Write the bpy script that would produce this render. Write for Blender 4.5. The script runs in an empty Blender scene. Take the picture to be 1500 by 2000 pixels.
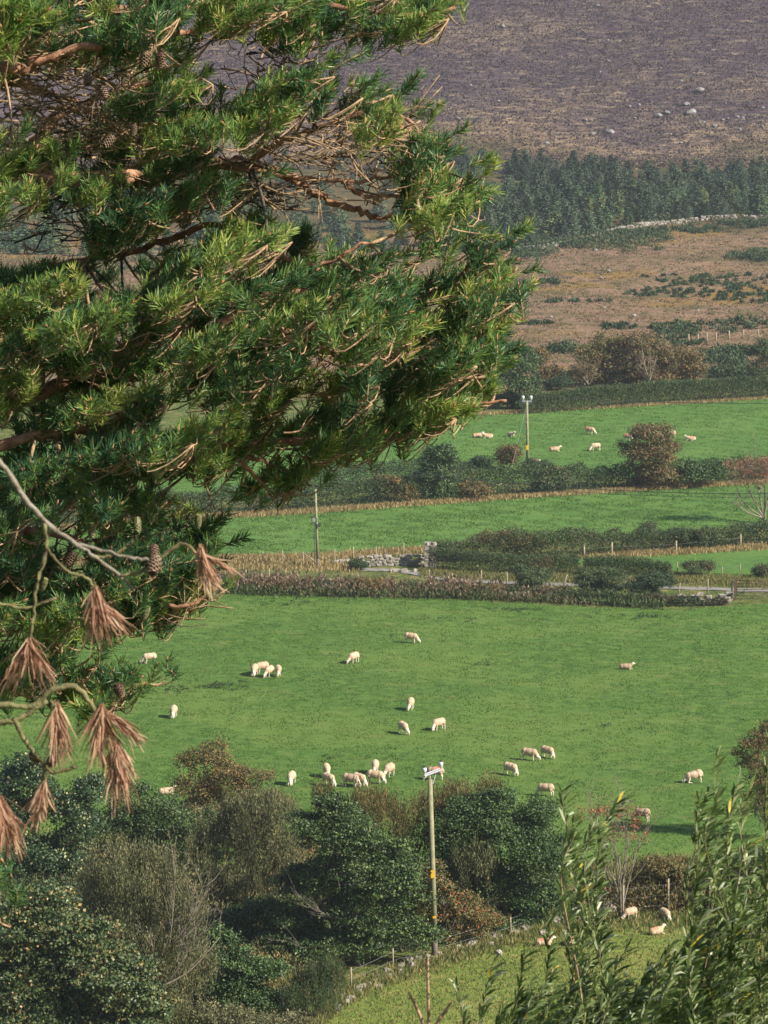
import bpy, bmesh, math, random
import numpy as np
from mathutils import Vector, noise as mnoise

C = bpy.context.scene.collection
R = math.radians
rng = np.random.default_rng(7)
random.seed(7)

# ------------------------------------------------------------------ camera, light, exposure
CAMZ = 51.0
FPX = 7500.0                       # focal length in photo pixels (photo is 1500 px wide)
PITCH = math.atan(1030 / FPX)
cam_d = bpy.data.cameras.new("camera")
cam = bpy.data.objects.new("camera", cam_d)
C.objects.link(cam)
cam.location = (0, 0, CAMZ)
cam.rotation_euler = (R(90) - PITCH, 0, 0)
cam_d.sensor_fit = 'HORIZONTAL'
cam_d.sensor_width = 36
cam_d.lens = 36 * FPX / 1500
cam_d.clip_start = 0.5
cam_d.clip_end = 8000
cam_d.dof.use_dof = True
cam_d.dof.focus_distance = 26
cam_d.dof.aperture_fstop = 52
bpy.context.scene.camera = cam

SUN_EL, SUN_AZ = R(36), R(116)     # azimuth clockwise from +Y
sun_vec = Vector((math.sin(SUN_AZ) * math.cos(SUN_EL), math.cos(SUN_AZ) * math.cos(SUN_EL), math.sin(SUN_EL)))
sd = bpy.data.lights.new("sun", 'SUN')
sd.energy = 5.0
sd.angle = R(0.5)
sd.color = (1.0, 0.91, 0.77)
so = bpy.data.objects.new("sun", sd)
C.objects.link(so)
so.location = (60, -40, 120)
so.rotation_euler = (-sun_vec).to_track_quat('-Z', 'Y').to_euler()

w = bpy.data.worlds.new("World")
bpy.context.scene.world = w
w.use_nodes = True
nt = w.node_tree
bg = nt.nodes["Background"]
sky = nt.nodes.new("ShaderNodeTexSky")
sky.sky_type = 'NISHITA'
sky.sun_disc = False
sky.sun_elevation = SUN_EL
sky.sun_rotation = SUN_AZ
nt.links.new(sky.outputs[0], bg.inputs[0])
bg.inputs[1].default_value = 0.058

vs = bpy.context.scene.view_settings
vs.view_transform = 'Standard'
vs.look = 'None'
vs.exposure = 1.0
vs.gamma = 1.0

# ------------------------------------------------------------------ geometry of the place
_Y = np.array([-400, -20, 0, 8, 30, 100, 165, 200, 470, 560, 700, 850, 1100, 1300, 1500, 2100, 2700, 3300], float)
_Z = np.array([47, 47, 46.3, 44.5, 36.0, 12.5, 1.0, 0, 0, 2.0, 6.0, 13.6, 76, 110, 112, 112, 290, 330], float)

def smoothnoise(x, y, s, seed):
    r = np.random.default_rng(seed)
    o = np.zeros(np.broadcast(x, y).shape)
    for k in range(6):
        a = r.uniform(0, 6.283); f = (2 * np.pi / s) * r.uniform(0.6, 1.6); p = r.uniform(0, 6.283)
        o = o + np.sin((x * math.cos(a) + y * math.sin(a)) * f + p)
    return o / 6

def Z(x, y):
    x = np.asarray(x, float); y = np.asarray(y, float)
    z = np.interp(y, _Y, _Z)
    cap = 55.2 - 0.094 * np.clip(39 - x, -60, 300)
    cap = np.where(y < 1900, cap, 1000)
    k = 4.0
    z = np.where((y > 850) & (y < 1900), -np.log(np.exp(-np.clip(z, -300, 300) / k) + np.exp(-np.clip(cap, -300, 300) / k)) * k, z)
    far = np.clip((y - 480) / 300, 0, 1)
    z = z + far * (0.9 * smoothnoise(x, y, 60, 3) + 0.35 * smoothnoise(x, y, 17, 4))
    f1 = np.clip((y - 205) / 20, 0, 1) * (1 - far)
    z = z + f1 * 0.12 * smoothnoise(x, y, 35, 5)
    return z

_sp, _cp = math.sin(PITCH), math.cos(PITCH)
def ray(px, py):
    u = (px - 750) / FPX; v = (py - 1000) / FPX
    # forward=(0,cos,-sin), right=(1,0,0), up=(0,sin,cos)
    return np.array([u, _cp - v * _sp, -_sp - v * _cp])

def pt(px, py, y):                # point seen at (px,py) at ground distance y
    d = ray(px, py); t = y / d[1]
    return np.array([d[0] * t, y, CAMZ + d[2] * t])

def at(px, py):                   # where the sight line meets the terrain
    d = ray(px, py); d = d / d[1]
    ys = np.arange(150, 3200, 0.5)
    h = CAMZ + d[2] * ys - Z(d[0] * ys, ys)
    i = np.argmax(h < 0)
    if h[i] >= 0: i = len(ys) - 1
    y0, y1 = ys[max(i - 1, 0)], ys[i]
    for _ in range(14):
        m = (y0 + y1) / 2
        if CAMZ + d[2] * m - float(Z(d[0] * m, m)) < 0: y1 = m
        else: y0 = m
    m = (y0 + y1) / 2
    return np.array([d[0] * m, m, float(Z(d[0] * m, m))])

# ------------------------------------------------------------------ helpers
def tag(o, label=None, cat=None, group=None, kind=None):
    if label: o['label'] = label
    if cat: o['category'] = cat
    if group: o['group'] = group
    if kind: o['kind'] = kind
    return o

def link(name, me, parent=None, mats=()):
    o = bpy.data.objects.new(name, me)
    C.objects.link(o)
    for m in mats:
        if m.name not in [x.name for x in me.materials if x]: me.materials.append(m)
    if parent is not None: o.parent = parent
    return o

def empty(name, loc, rz=0):
    o = bpy.data.objects.new(name, None)
    C.objects.link(o)
    o.location = tuple(float(v) for v in loc)
    o.rotation_euler = (0, 0, rz)
    o.empty_display_size = 0.2
    return o

def np_mesh(name, V, F, rnd=None, smooth=False, matidx=None):
    """V (n,3); F (m,k) one size of face."""
    me = bpy.data.meshes.new(name)
    V = np.ascontiguousarray(V, dtype=np.float32); F = np.ascontiguousarray(F, dtype=np.int32)
    m, k = F.shape
    me.vertices.add(len(V)); me.vertices.foreach_set("co", V.ravel())
    me.loops.add(m * k); me.loops.foreach_set("vertex_index", F.ravel())
    me.polygons.add(m); me.polygons.foreach_set("loop_start", np.arange(0, m * k, k, dtype=np.int32))
    if matidx is not None: me.polygons.foreach_set("material_index", np.asarray(matidx, np.int32))
    me.polygons.foreach_set("use_smooth", np.full(m, smooth))
    me.update(calc_edges=True)
    if rnd is not None:
        a = me.attributes.new("rnd", 'FLOAT', 'FACE')
        a.data.foreach_set("value", np.asarray(rnd, np.float32))
    return me

def unit(v):
    return v / np.maximum(np.linalg.norm(v, axis=-1, keepdims=True), 1e-9)

def leaf_arrays(P, D, L, W, rg=rng, twist=None):
    """rhombic leaves, base P, direction D"""
    n = len(P)
    D = unit(D)
    a = unit(rg.normal(size=(n, 3)))
    U = unit(np.cross(D, a)) if twist is None else unit(np.cross(D, twist))
    L = np.broadcast_to(np.asarray(L, float), (n,))[:, None]; W = np.broadcast_to(np.asarray(W, float), (n,))[:, None]
    N = np.cross(D, U)
    V = np.empty((n, 4, 3))
    V[:, 0] = P
    V[:, 1] = P + D * L * .45 + U * W * .5 + N * W * .12
    V[:, 2] = P + D * L
    V[:, 3] = P + D * L * .45 - U * W * .5 + N * W * .12
    return V.reshape(-1, 3), np.arange(4 * n).reshape(n, 4)

class Geo:
    """collects verts and quads/polys in python lists"""
    def __init__(s): s.v = []; s.f = []; s.m = []
    def add(s, V, F, m=0):
        o = len(s.v); s.v += [tuple(map(float, q)) for q in V]
        s.f += [tuple(i + o for i in q) for q in F]; s.m += [m] * len(F)
    def tube(s, pts, rad, n=6, m=0, cap=True):
        pts = [np.asarray(p, float) for p in pts]
        k = len(pts); V = []
        ref = np.array([0.13, 0.31, 0.94]); 
        for i, p in enumerate(pts):
            d = pts[min(i + 1, k - 1)] - pts[max(i - 1, 0)]
            d = d / max(np.linalg.norm(d), 1e-9)
            rf = ref if abs(d @ ref) < .95 else np.array([1., 0, 0])
            a = np.cross(d, rf); a /= np.linalg.norm(a); b = np.cross(d, a)
            r = rad[i] if hasattr(rad, '__len__') else rad
            for j in range(n):
                t = 2 * math.pi * j / n
                V.append(p + r * (a * math.cos(t) + b * math.sin(t)))
        F = [(i * n + j, i * n + (j + 1) % n, (i + 1) * n + (j + 1) % n, (i + 1) * n + j) for i in range(k - 1) for j in range(n)]
        if cap: F += [tuple(range(n))[::-1], tuple((k - 1) * n + j for j in range(n))]
        s.add(V, F, m)
    def box(s, c, d, rz=0, m=0, jit=0, tilt=0):
        c = np.asarray(c, float); V = []
        cs, sn = math.cos(rz), math.sin(rz)
        for i in (-1, 1):
            for j in (-1, 1):
                for k in (-1, 1):
                    x, y, z = i * d[0] / 2, j * d[1] / 2, k * d[2] / 2
                    if jit:
                        x += random.uniform(-jit, jit) * d[0]; y += random.uniform(-jit, jit) * d[1]; z += random.uniform(-jit, jit) * d[2]
                    x += tilt * z
                    V.append(c + np.array([x * cs - y * sn, x * sn + y * cs, z]))
        s.add(V, [(0, 1, 3, 2), (4, 6, 7, 5), (0, 4, 5, 1), (2, 3, 7, 6), (0, 2, 6, 4), (1, 5, 7, 3)], m)
    def build(s, name, mats, parent=None, smooth=False, origin=None):
        me = bpy.data.meshes.new(name)
        v = s.v
        if origin is not None:
            v = [(a - origin[0], b - origin[1], c - origin[2]) for a, b, c in v]
        me.from_pydata(v, [], s.f)
        mats = mats if isinstance(mats, (list, tuple)) else [mats]
        for m in mats: me.materials.append(m)
        me.polygons.foreach_set("material_index", s.m)
        if smooth: me.polygons.foreach_set("use_smooth", [True] * len(s.f))
        me.update()
        return link(name, me, parent)

def curve(pts, n):
    """Catmull-Rom through pts, n samples"""
    P = [np.asarray(p, float) for p in pts]
    if len(P) == 2: return [P[0] + (P[1] - P[0]) * t for t in np.linspace(0, 1, n)]
    P = [2 * P[0] - P[1]] + P + [2 * P[-1] - P[-2]]
    out = []
    for t in np.linspace(0, len(P) - 3 - 1e-6, n):
        i = int(t); f = t - i
        a, b, c, d = P[i:i + 4]
        out.append(0.5 * ((2 * b) + (c - a) * f + (2 * a - 5 * b + 4 * c - d) * f * f + (3 * b - a - 3 * c + d) * f ** 3))
    return out

# ------------------------------------------------------------------ materials
def mat_new(name):
    m = bpy.data.materials.new(name); m.use_nodes = True
    t = m.node_tree; b = t.nodes["Principled BSDF"]
    return m, t, b

def ramp(t, stops, inp=None, interp='LINEAR'):
    r = t.nodes.new("ShaderNodeValToRGB"); r.color_ramp.interpolation = interp
    e = r.color_ramp.elements
    while len(e) < len(stops): e.new(0.5)
    for k, (p, c) in enumerate(stops):
        e[k].position = p; e[k].color = (*c, 1) if len(c) == 3 else c
    if inp is not None: t.links.new(inp, r.inputs[0])
    return r.outputs[0]

def nz(t, scale, vec=None, detail=4, rough=.55, dist=0):
    n = t.nodes.new("ShaderNodeTexNoise"); n.inputs["Scale"].default_value = scale
    n.inputs["Detail"].default_value = detail; n.inputs["Roughness"].default_value = rough
    n.inputs["Distortion"].default_value = dist
    if vec is not None: t.links.new(vec, n.inputs["Vector"])
    return n.outputs["Fac"]

def mth(t, op, a, b=None, c=None, clamp=False):
    n = t.nodes.new("ShaderNodeMath"); n.operation = op; n.use_clamp = clamp
    for i, v in enumerate((a, b, c)):
        if v is None: continue
        if isinstance(v, (int, float)): n.inputs[i].default_value = v
        else: t.links.new(v, n.inputs[i])
    return n.outputs[0]

def mix(t, f, a, b, typ='MIX'):
    n = t.nodes.new("ShaderNodeMix"); n.data_type = 'RGBA'; n.blend_type = typ
    for i, v in ((0, f), (6, a), (7, b)):
        if isinstance(v, (int, float)): n.inputs[i].default_value = v
        elif isinstance(v, tuple): n.inputs[i].default_value = (*v, 1)
        else: t.links.new(v, n.inputs[i])
    return n.outputs[2]

def smst(t, v, lo, hi):
    n = t.nodes.new("ShaderNodeMapRange"); n.interpolation_type = 'SMOOTHSTEP'
    t.links.new(v, n.inputs[0]); n.inputs[1].default_value = lo; n.inputs[2].default_value = hi
    return n.outputs[0]

def pos(t):
    return t.nodes.new("ShaderNodeNewGeometry").outputs["Position"]

def bump(t, b, h, strength, dist):
    n = t.nodes.new("ShaderNodeBump"); n.inputs["Strength"].default_value = strength; n.inputs["Distance"].default_value = dist
    t.links.new(h, n.inputs["Height"]); t.links.new(n.outputs[0], b.inputs["Normal"])

def leaf_mat(name, stops, rough=.55, trans=.25, spec=.4, patch=None):
    """colour by each leaf's own 'rnd' value plus slow patches; a little light comes through"""
    m, t, b = mat_new(name)
    a = t.nodes.new("ShaderNodeAttribute"); a.attribute_name = "rnd"
    col = ramp(t, stops, a.outputs["Fac"])
    if patch:
        tc = t.nodes.new("ShaderNodeTexCoord")
        f = smst(t, nz(t, patch[0], tc.outputs["Object"], 3), patch[1], patch[1] + .12)
        col = mix(t, f, col, patch[2])
    t.links.new(col, b.inputs["Base Color"])
    b.inputs["Roughness"].default_value = rough
    b.inputs["Specular IOR Level"].default_value = spec
    tr = t.nodes.new("ShaderNodeBsdfTranslucent"); t.links.new(col, tr.inputs[0])
    ms = t.nodes.new("ShaderNodeMixShader"); ms.inputs[0].default_value = trans
    t.links.new(b.outputs[0], ms.inputs[1]); t.links.new(tr.outputs[0], ms.inputs[2])
    t.links.new(ms.outputs[0], t.nodes["Material Output"].inputs[0])
    return m

def bark_mat(name, c1, c2, scale=8, rough=.85):
    m, t, b = mat_new(name)
    tc = t.nodes.new("ShaderNodeTexCoord")
    n = nz(t, scale, tc.outputs["Object"], 5, .65)
    t.links.new(ramp(t, [(.35, c1), (.65, c2)], n), b.inputs["Base Color"])
    b.inputs["Roughness"].default_value = rough
    bump(t, b, n, .5, .02)
    return m

def plain_mat(name, c, rough=.7, metal=0, var=.15, scale=6):
    m, t, b = mat_new(name)
    tc = t.nodes.new("ShaderNodeTexCoord")
    n = nz(t, scale, tc.outputs["Object"], 4)
    lo = tuple(x * (1 - var) for x in c); hi = tuple(min(1, x * (1 + var)) for x in c)
    t.links.new(ramp(t, [(.3, lo), (.7, hi)], n), b.inputs["Base Color"])
    b.inputs["Roughness"].default_value = rough; b.inputs["Metallic"].default_value = metal
    return m

M = {}
M['holly'] = leaf_mat('holly_leaf', [(0, (.018, .036, .012)), (.5, (.045, .085, .025)), (.9, (.105, .165, .045)), (1, (.18, .23, .075))], .5, .12, .35)
M['dkgreen'] = leaf_mat('dark_evergreen_leaf', [(0, (.020, .042, .015)), (.6, (.050, .100, .028)), (1, (.115, .185, .052))], .5, .15, .35)
M['sallow'] = leaf_mat('sallow_leaf', [(0, (.040, .050, .020)), (.5, (.115, .130, .055)), (.9, (.22, .22, .105)), (1, (.34, .27, .14))], .6, .25)
M['olive'] = leaf_mat('olive_leaf', [(0, (.055, .062, .020)), (.5, (.135, .135, .045)), (.85, (.23, .18, .065)), (1, (.34, .14, .06))], .6, .25)
M['autumn'] = leaf_mat('autumn_leaf', [(0, (.05, .05, .018)), (.5, (.125, .105, .038)), (.85, (.25, .15, .055)), (1, (.42, .24, .07))], .6, .25)
M['ivy'] = leaf_mat('ivy_leaf', [(0, (.022, .042, .018)), (.5, (.060, .10, .034)), (.78, (.12, .145, .05)), (.93, (.24, .20, .08)), (1, (.42, .27, .12))], .45, .15, .4)
M['bright'] = leaf_mat('bright_green_leaf', [(0, (.03, .08, .02)), (.6, (.06, .14, .03)), (1, (.16, .22, .04))], .5, .3)
M['fleck'] = leaf_mat('flecked_leaf', [(0, (.02, .05, .02)), (.6, (.04, .085, .03)), (.86, (.08, .12, .05)), (.93, (.42, .42, .20)), (1, (.5, .48, .26))], .45, .2)
M['hedge'] = leaf_mat('hedge_leaf', [(0, (.028, .050, .022)), (.6, (.064, .104, .040)), (.95, (.12, .155, .058)), (1, (.20, .16, .08))], .6, .2, .3, (.28, .60, (.11, .085, .045)))
M['hedge2'] = leaf_mat('mixed_hedge_leaf', [(0, (.026, .050, .022)), (.5, (.060, .098, .038)), (.85, (.12, .135, .05)), (1, (.18, .12, .06))], .6, .2, .3, (.35, .52, (.085, .075, .038)))
M['gorse'] = leaf_mat('gorse_spine', [(0, (.022, .044, .023)), (.7, (.050, .085, .038)), (1, (.095, .13, .055))], .7, .1, .2)
M['rowan'] = leaf_mat('rowan_leaf', [(0, (.05, .06, .022)), (.45, (.125, .11, .042)), (.8, (.21, .14, .06)), (1, (.32, .15, .08))], .6, .25)
M['redleaf'] = leaf_mat('red_berry_leaf', [(0, (.09, .085, .045)), (.4, (.18, .12, .07)), (.75, (.30, .13, .08)), (1, (.42, .16, .10))], .6, .25)
M['berry'] = leaf_mat('berry', [(0, (.35, .05, .03)), (1, (.5, .10, .05))], .4, .0)
M['conifer'] = leaf_mat('spruce_needle', [(0, (.034, .060, .044)), (.6, (.075, .120, .078)), (1, (.15, .19, .105))], .7, .1, .2)
def _vary(m):
    t = m.node_tree; b = t.nodes["Principled BSDF"]; src = b.inputs["Base Color"].links[0].from_socket
    oi = t.nodes.new("ShaderNodeObjectInfo")
    f = ramp(t, [(0, (.6, .62, .7)), (.4, (1, 1, 1)), (.8, (1.0, 1.2, .9)), (1, (1.9, 1.45, .9))], oi.outputs["Random"])
    c = mix(t, 1.0, src, f, 'MULTIPLY')
    for l in list(src.links):
        if l.to_node.type in ('BSDF_PRINCIPLED', 'BSDF_TRANSLUCENT'): t.links.new(c, l.to_socket)
_vary(M['conifer'])
M['dry'] = leaf_mat('dry_grass', [(0, (.16, .13, .05)), (.5, (.32, .24, .11)), (1, (.48, .37, .19))], .8, .3, .2)
M['vergegrass'] = leaf_mat('verge_grass', [(0, (.06, .10, .025)), (.5, (.15, .17, .05)), (1, (.34, .27, .12))], .8, .3, .2)
M['seed'] = leaf_mat('seeding_weed', [(0, (.05, .05, .022)), (.45, (.13, .095, .055)), (.75, (.25, .17, .12)), (1, (.42, .31, .24))], .8, .3, .2)
M['weed'] = leaf_mat('green_weed', [(0, (.03, .055, .02)), (.6, (.06, .10, .03)), (1, (.14, .15, .05))], .6, .3, .3)
M['farturf'] = leaf_mat('far_turf_blade', [(0, (.056, .130, .026)), (.5, (.080, .172, .034)), (1, (.125, .200, .048))], .6, .3, .3)
M['turf'] = leaf_mat('turf_blade', [(0, (.044, .108, .018)), (.5, (.076, .160, .026)), (.93, (.125, .200, .038)), (1, (.26, .24, .08))], .6, .35, .3)
M['needle'] = leaf_mat('pine_needle', [(0, (.040, .104, .056)), (.28, (.080, .175, .064)), (.54, (.165, .270, .062)), (.82, (.35, .42, .085)), (1, (.54, .46, .15))], .45, .32, .4)
M['deadneedle'] = leaf_mat('dead_pine_needle', [(0, (.18, .085, .05)), (.4, (.38, .21, .13)), (.7, (.52, .34, .22)), (1, (.64, .52, .37))], .6, .3, .3)
M['willow'] = leaf_mat('willow_leaf', [(0, (.060, .10, .028)), (.4, (.135, .20, .055)), (.68, (.25, .32, .12)), (.89, (.44, .48, .31)), (.96, (.54, .57, .42)), (1, (.60, .46, .05))], .42, .40, .5)
M['heathertuft'] = leaf_mat('heather_tuft', [(0, (.050, .036, .046)), (.45, (.080, .058, .072)), (.62, (.13, .10, .078)), (1, (.28, .22, .14))], .8, .2, .2)
M['bracken'] = leaf_mat('bracken_tuft', [(0, (.055, .065, .030)), (.35, (.12, .10, .050)), (.6, (.20, .135, .088)), (.85, (.25, .165, .11)), (1, (.28, .19, .06))], .8, .25, .2)

M['bark'] = bark_mat('grey_bark', (.10, .085, .065), (.22, .19, .15), 5)
M['paletwig'] = bark_mat('pale_twig', (.13, .11, .08), (.27, .235, .18), 6)
M['pinebark'] = bark_mat('orange_pine_bark', (.17, .075, .040), (.42, .235, .14), 22)
M['pinetwig'] = bark_mat('tan_pine_twig', (.20, .125, .065), (.42, .29, .17), 45)
M['darktwig'] = bark_mat('dark_pine_twig', (.035, .026, .02), (.12, .09, .07), 30)
M['bud'] = plain_mat('orange_bud', (.34, .15, .075), .7)
M['lichen'] = bark_mat('lichened_dead_bark', (.10, .08, .045), (.27, .245, .20), 40)
M['mossbark'] = bark_mat('mossy_dead_bark', (.07, .055, .025), (.20, .19, .08), 30)
M['cone'] = plain_mat('brown_cone', (.06, .03, .02), .6, 0, .4, 60)
M['conetip'] = plain_mat('cone_scale_tip', (.26, .18, .11), .6)
M['greencone'] = plain_mat('green_cone', (.13, .13, .055), .6, 0, .3, 80)
M['pole'] = bark_mat('weathered_pole', (.17, .17, .09), (.27, .26, .155), 3)
M['poletar'] = plain_mat('tarred_pole_foot', (.10, .085, .06))
M['galv'] = plain_mat('galvanised_steel', (.36, .37, .41), .5, .3)
M['porcelain'] = plain_mat('white_porcelain', (.55, .55, .57), .25)
M['blackcap'] = plain_mat('black_cap', (.02, .02, .025), .5)
M['yellow'] = plain_mat('yellow_plate', (.75, .45, .02), .5, 0, .05)
M['wire'] = plain_mat('dark_wire', (.05, .055, .06), .5)
M['fencewire'] = plain_mat('fence_wire', (.35, .35, .36), .5, .3)
M['post'] = bark_mat('pale_post', (.20, .17, .11), (.36, .30, .21), 6)
M['rust'] = plain_mat('rusty_steel', (.10, .06, .045), .8)
M['stone'] = bark_mat('granite', (.15, .135, .115), (.38, .34, .30), 2.2)
M['boulder'] = bark_mat('hill_boulder', (.12, .115, .12), (.27, .26, .26), .8)
M['lane'] = plain_mat('lane_surface', (.20, .19, .18), .9, 0, .2, .5)
M['fleece'] = plain_mat('cream_fleece', (.50, .375, .265), .95, 0, .22, 5)
def _dirty(m):
    t = m.node_tree; b = t.nodes["Principled BSDF"]; src = b.inputs["Base Color"].links[0].from_socket
    oi = t.nodes.new("ShaderNodeObjectInfo"); f = ramp(t, [(0, (.78, .76, .74)), (.5, (1, .98, .95)), (1, (1.06, 1.06, 1.06))], oi.outputs["Random"])
    c = mix(t, 1.0, src, f, 'MULTIPLY')
    tc = t.nodes.new("ShaderNodeTexCoord"); s = t.nodes.new("ShaderNodeSeparateXYZ"); t.links.new(tc.outputs["Object"], s.inputs[0])
    n = nz(t, 9, tc.outputs["Object"], 4); k = mth(t, 'MULTIPLY', smst(t, n, .50, .62), .45)
    c = mix(t, k, c, (.30, .22, .14)); t.links.new(c, b.inputs["Base Color"]); bump(t, b, nz(t, 26, tc.outputs["Object"], 3), .8, .03)
_dirty(M['fleece'])
M['skin'] = plain_mat('white_sheep_face', (.62, .54, .44), .8)
M['raddle'] = plain_mat('red_raddle_mark', (.50, .20, .13), .95)
M['hoof'] = plain_mat('dark_hoof', (.05, .04, .035), .7)
M['bare'] = bark_mat('bare_pink_twig', (.28, .17, .10), (.42, .29, .18), 20)
M['net'] = plain_mat('blue_grey_netting', (.20, .22, .27), .8)
# ------------------------------------------------------------------ ground and hills
def ground_material():
    m, t, b = mat_new("open_ground")
    p = pos(t)
    s = t.nodes.new("ShaderNodeSeparateXYZ"); t.links.new(p, s.inputs[0])
    y = s.outputs[1]; x = s.outputs[0]
    n_big = nz(t, .022, p, 4); n_mid = nz(t, .12, p, 5, .6); n_sm = nz(t, .55, p, 5, .65); n_fine = nz(t, 2.6, p, 4, .7)
    # rough grass
    rough = ramp(t, [(.3, (.05, .085, .02)), (.5, (.10, .13, .035)), (.68, (.24, .20, .085))], n_sm)
    # heath: reddish brown bracken, ochre, dull green
    heath = ramp(t, [(.30, (.09, .085, .036)), (.45, (.18, .125, .075)), (.58, (.235, .150, .105)), (.72, (.27, .19, .10))], n_mid)
    heath = mix(t, smst(t, n_sm, .50, .66), heath, (.085, .085, .035))
    hb = nz(t, .045, p, 3)
    heath = mix(t, mth(t, 'MULTIPLY', smst(t, hb, .54, .62), .7), heath, (.24, .15, .03))
    # forest floor
    ff = ramp(t, [(.35, (.05, .055, .025)), (.6, (.12, .09, .045))], n_mid)
    # heather hill
    mp = t.nodes.new("ShaderNodeMapping"); mp.inputs["Scale"].default_value = (.22, .8, .8); t.links.new(p, mp.inputs["Vector"])
    n_st = nz(t, .85, mp.outputs[0], 5, .62)
    h1 = ramp(t, [(.34, (.052, .038, .050)), (.50, (.080, .058, .074)), (.58, (.13, .10, .085)), (.70, (.28, .22, .15))], n_st)
    h1 = mix(t, mth(t, 'MULTIPLY', smst(t, n_fine, .48, .62), .55), h1, (.050, .036, .042))
    tan = ramp(t, [(.36, (.12, .082, .060)), (.52, (.20, .145, .10)), (.68, (.38, .28, .17))], n_st)
    tan = mix(t, mth(t, 'MULTIPLY', smst(t, n_fine, .52, .64), .5), tan, (.09, .065, .05))
    yj = mth(t, 'ADD', y, mth(t, 'MULTIPLY', mth(t, 'SUBTRACT', n_big, .5), 120))
    yj2 = mth(t, 'ADD', yj, mth(t, 'MULTIPLY', mth(t, 'SUBTRACT', n_mid, .5), 90))
    hill = mix(t, smst(t, yj2, 855, 890), tan, h1)
    hill = mix(t, mth(t, 'MULTIPLY', smst(t, nz(t, .03, p, 3), .52, .68), .5), hill, tan)
    col = mix(t, smst(t, yj, 470, 500), rough, heath)
    col = mix(t, smst(t, mth(t, 'ADD', y, mth(t, 'MULTIPLY', n_mid, 30)), 712, 728), col, ff)
    col = mix(t, smst(t, yj, 835, 865), col, hill)
    col = mix(t, smst(t, y, 1500, 1900), col, (.10, .14, .07))
    t.links.new(col, b.inputs["Base Color"])
    b.inputs["Roughness"].default_value = .95; b.inputs["Specular IOR Level"].default_value = .1
    h = mth(t, 'ADD', n_sm, mth(t, 'MULTIPLY', n_fine, .4))
    bump(t, b, h, .8, .9)
    return m

def grass_material(name, c1, c2, c3, dry):
    m, t, b = mat_new(name)
    p = pos(t)
    n1 = nz(t, .06, p, 3); n2 = nz(t, 1.1, p, 5, .65); n3 = nz(t, 5.0, p, 4, .7); n4 = nz(t, .35, p, 3)
    col = ramp(t, [(.36, c1), (.52, c2), (.68, c3)], n2)
    col = mix(t, mth(t, 'MULTIPLY', smst(t, n1, .45, .58), .6), col, c3)
    col = mix(t, mth(t, 'MULTIPLY', smst(t, n3, .56, .70), .45), col, c1)
    col = mix(t, mth(t, 'MULTIPLY', smst(t, n4, .52, .70), .40), col, dry)
    t.links.new(col, b.inputs["Base Color"])
    b.inputs["Roughness"].default_value = .9; b.inputs["Specular IOR Level"].default_value = .15
    bump(t, b, mth(t, 'ADD', n3, mth(t, 'MULTIPLY', n2, .8)), .6, .12)
    return m

ys = np.concatenate([np.arange(-400, -20, 40), np.arange(-20, 160, 5), np.arange(160, 480, 4), np.arange(480, 840, 2.5),
                     np.arange(840, 1120, 1.2), np.arange(1120, 1300, 6), np.arange(1300, 3301, 40)])
xs = np.concatenate([np.arange(-1500, -160, 60), np.arange(-160, 160.1, 1.6), np.arange(200, 1501, 60)])
XX, YY = np.meshgrid(xs, ys)
ZZ = Z(XX, YY)
# hummocks of heather and bracken, real relief
hm = np.clip((YY - 490) / 60, 0, 1) * (YY < 1250) * (np.abs(XX) < 165)
r2 = np.random.default_rng(5)
ZZ = ZZ + hm * (r2.normal(size=ZZ.shape) * .10 + .22 * smoothnoise(XX, YY, 5.5, 11) + .12 * smoothnoise(XX, YY, 2.6, 12))
V = np.stack([XX, YY, ZZ], -1).reshape(-1, 3)
nx, ny = len(xs), len(ys)
ii = (np.arange(ny - 1)[:, None] * nx + np.arange(nx - 1)[None, :]).ravel()
F = np.stack([ii, ii + 1, ii + nx + 1, ii + nx], 1)
g = link('ground', np_mesh('ground', V, F, smooth=True), None, [ground_material()])
tag(g, kind='structure')

def inpoly(x, y, poly):
    x = np.asarray(x); y = np.asarray(y); c = np.zeros(x.shape, bool)
    n = len(poly); j = n - 1
    for i in range(n):
        xi, yi = poly[i]; xj, yj = poly[j]
        with np.errstate(divide='ignore', invalid='ignore'):
            k = ((yi > y) != (yj > y)) & (x < (xj - xi) * (y - yi) / ((yj - yi) or 1e-12) + xi)
        c ^= k; j = i
    return c

def field(name, top, bottom, matl, lift, n=80, rows=40):
    """a sheet between two edges, each a list of pixel points, laid on the terrain"""
    T = [at(*p)[:2] for p in top]; B = [at(*p)[:2] for p in bottom]
    T = curve(T, n); B = curve(B, n)
    V = []
    for r in range(rows):
        f = r / (rows - 1)
        for a, b in zip(T, B):
            q = b + (a - b) * f
            e = 0.18 * math.sin(q[0] * 1.7) + .15 * math.sin(q[0] * .63 + 2) if r in (0, rows - 1) else 0
            V.append((q[0], q[1] + e, float(Z(q[0], q[1] + e)) + lift))
    ii = [(r * n + c, r * n + c + 1, (r + 1) * n + c + 1, (r + 1) * n + c) for r in range(rows - 1) for c in range(n - 1)]
    o = link(name, np_mesh(name, np.array(V), np.array(ii), smooth=True), None, [matl])
    tag(o, kind='structure')
    return [tuple(q) for q in B] + [tuple(q) for q in T[::-1]]

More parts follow.
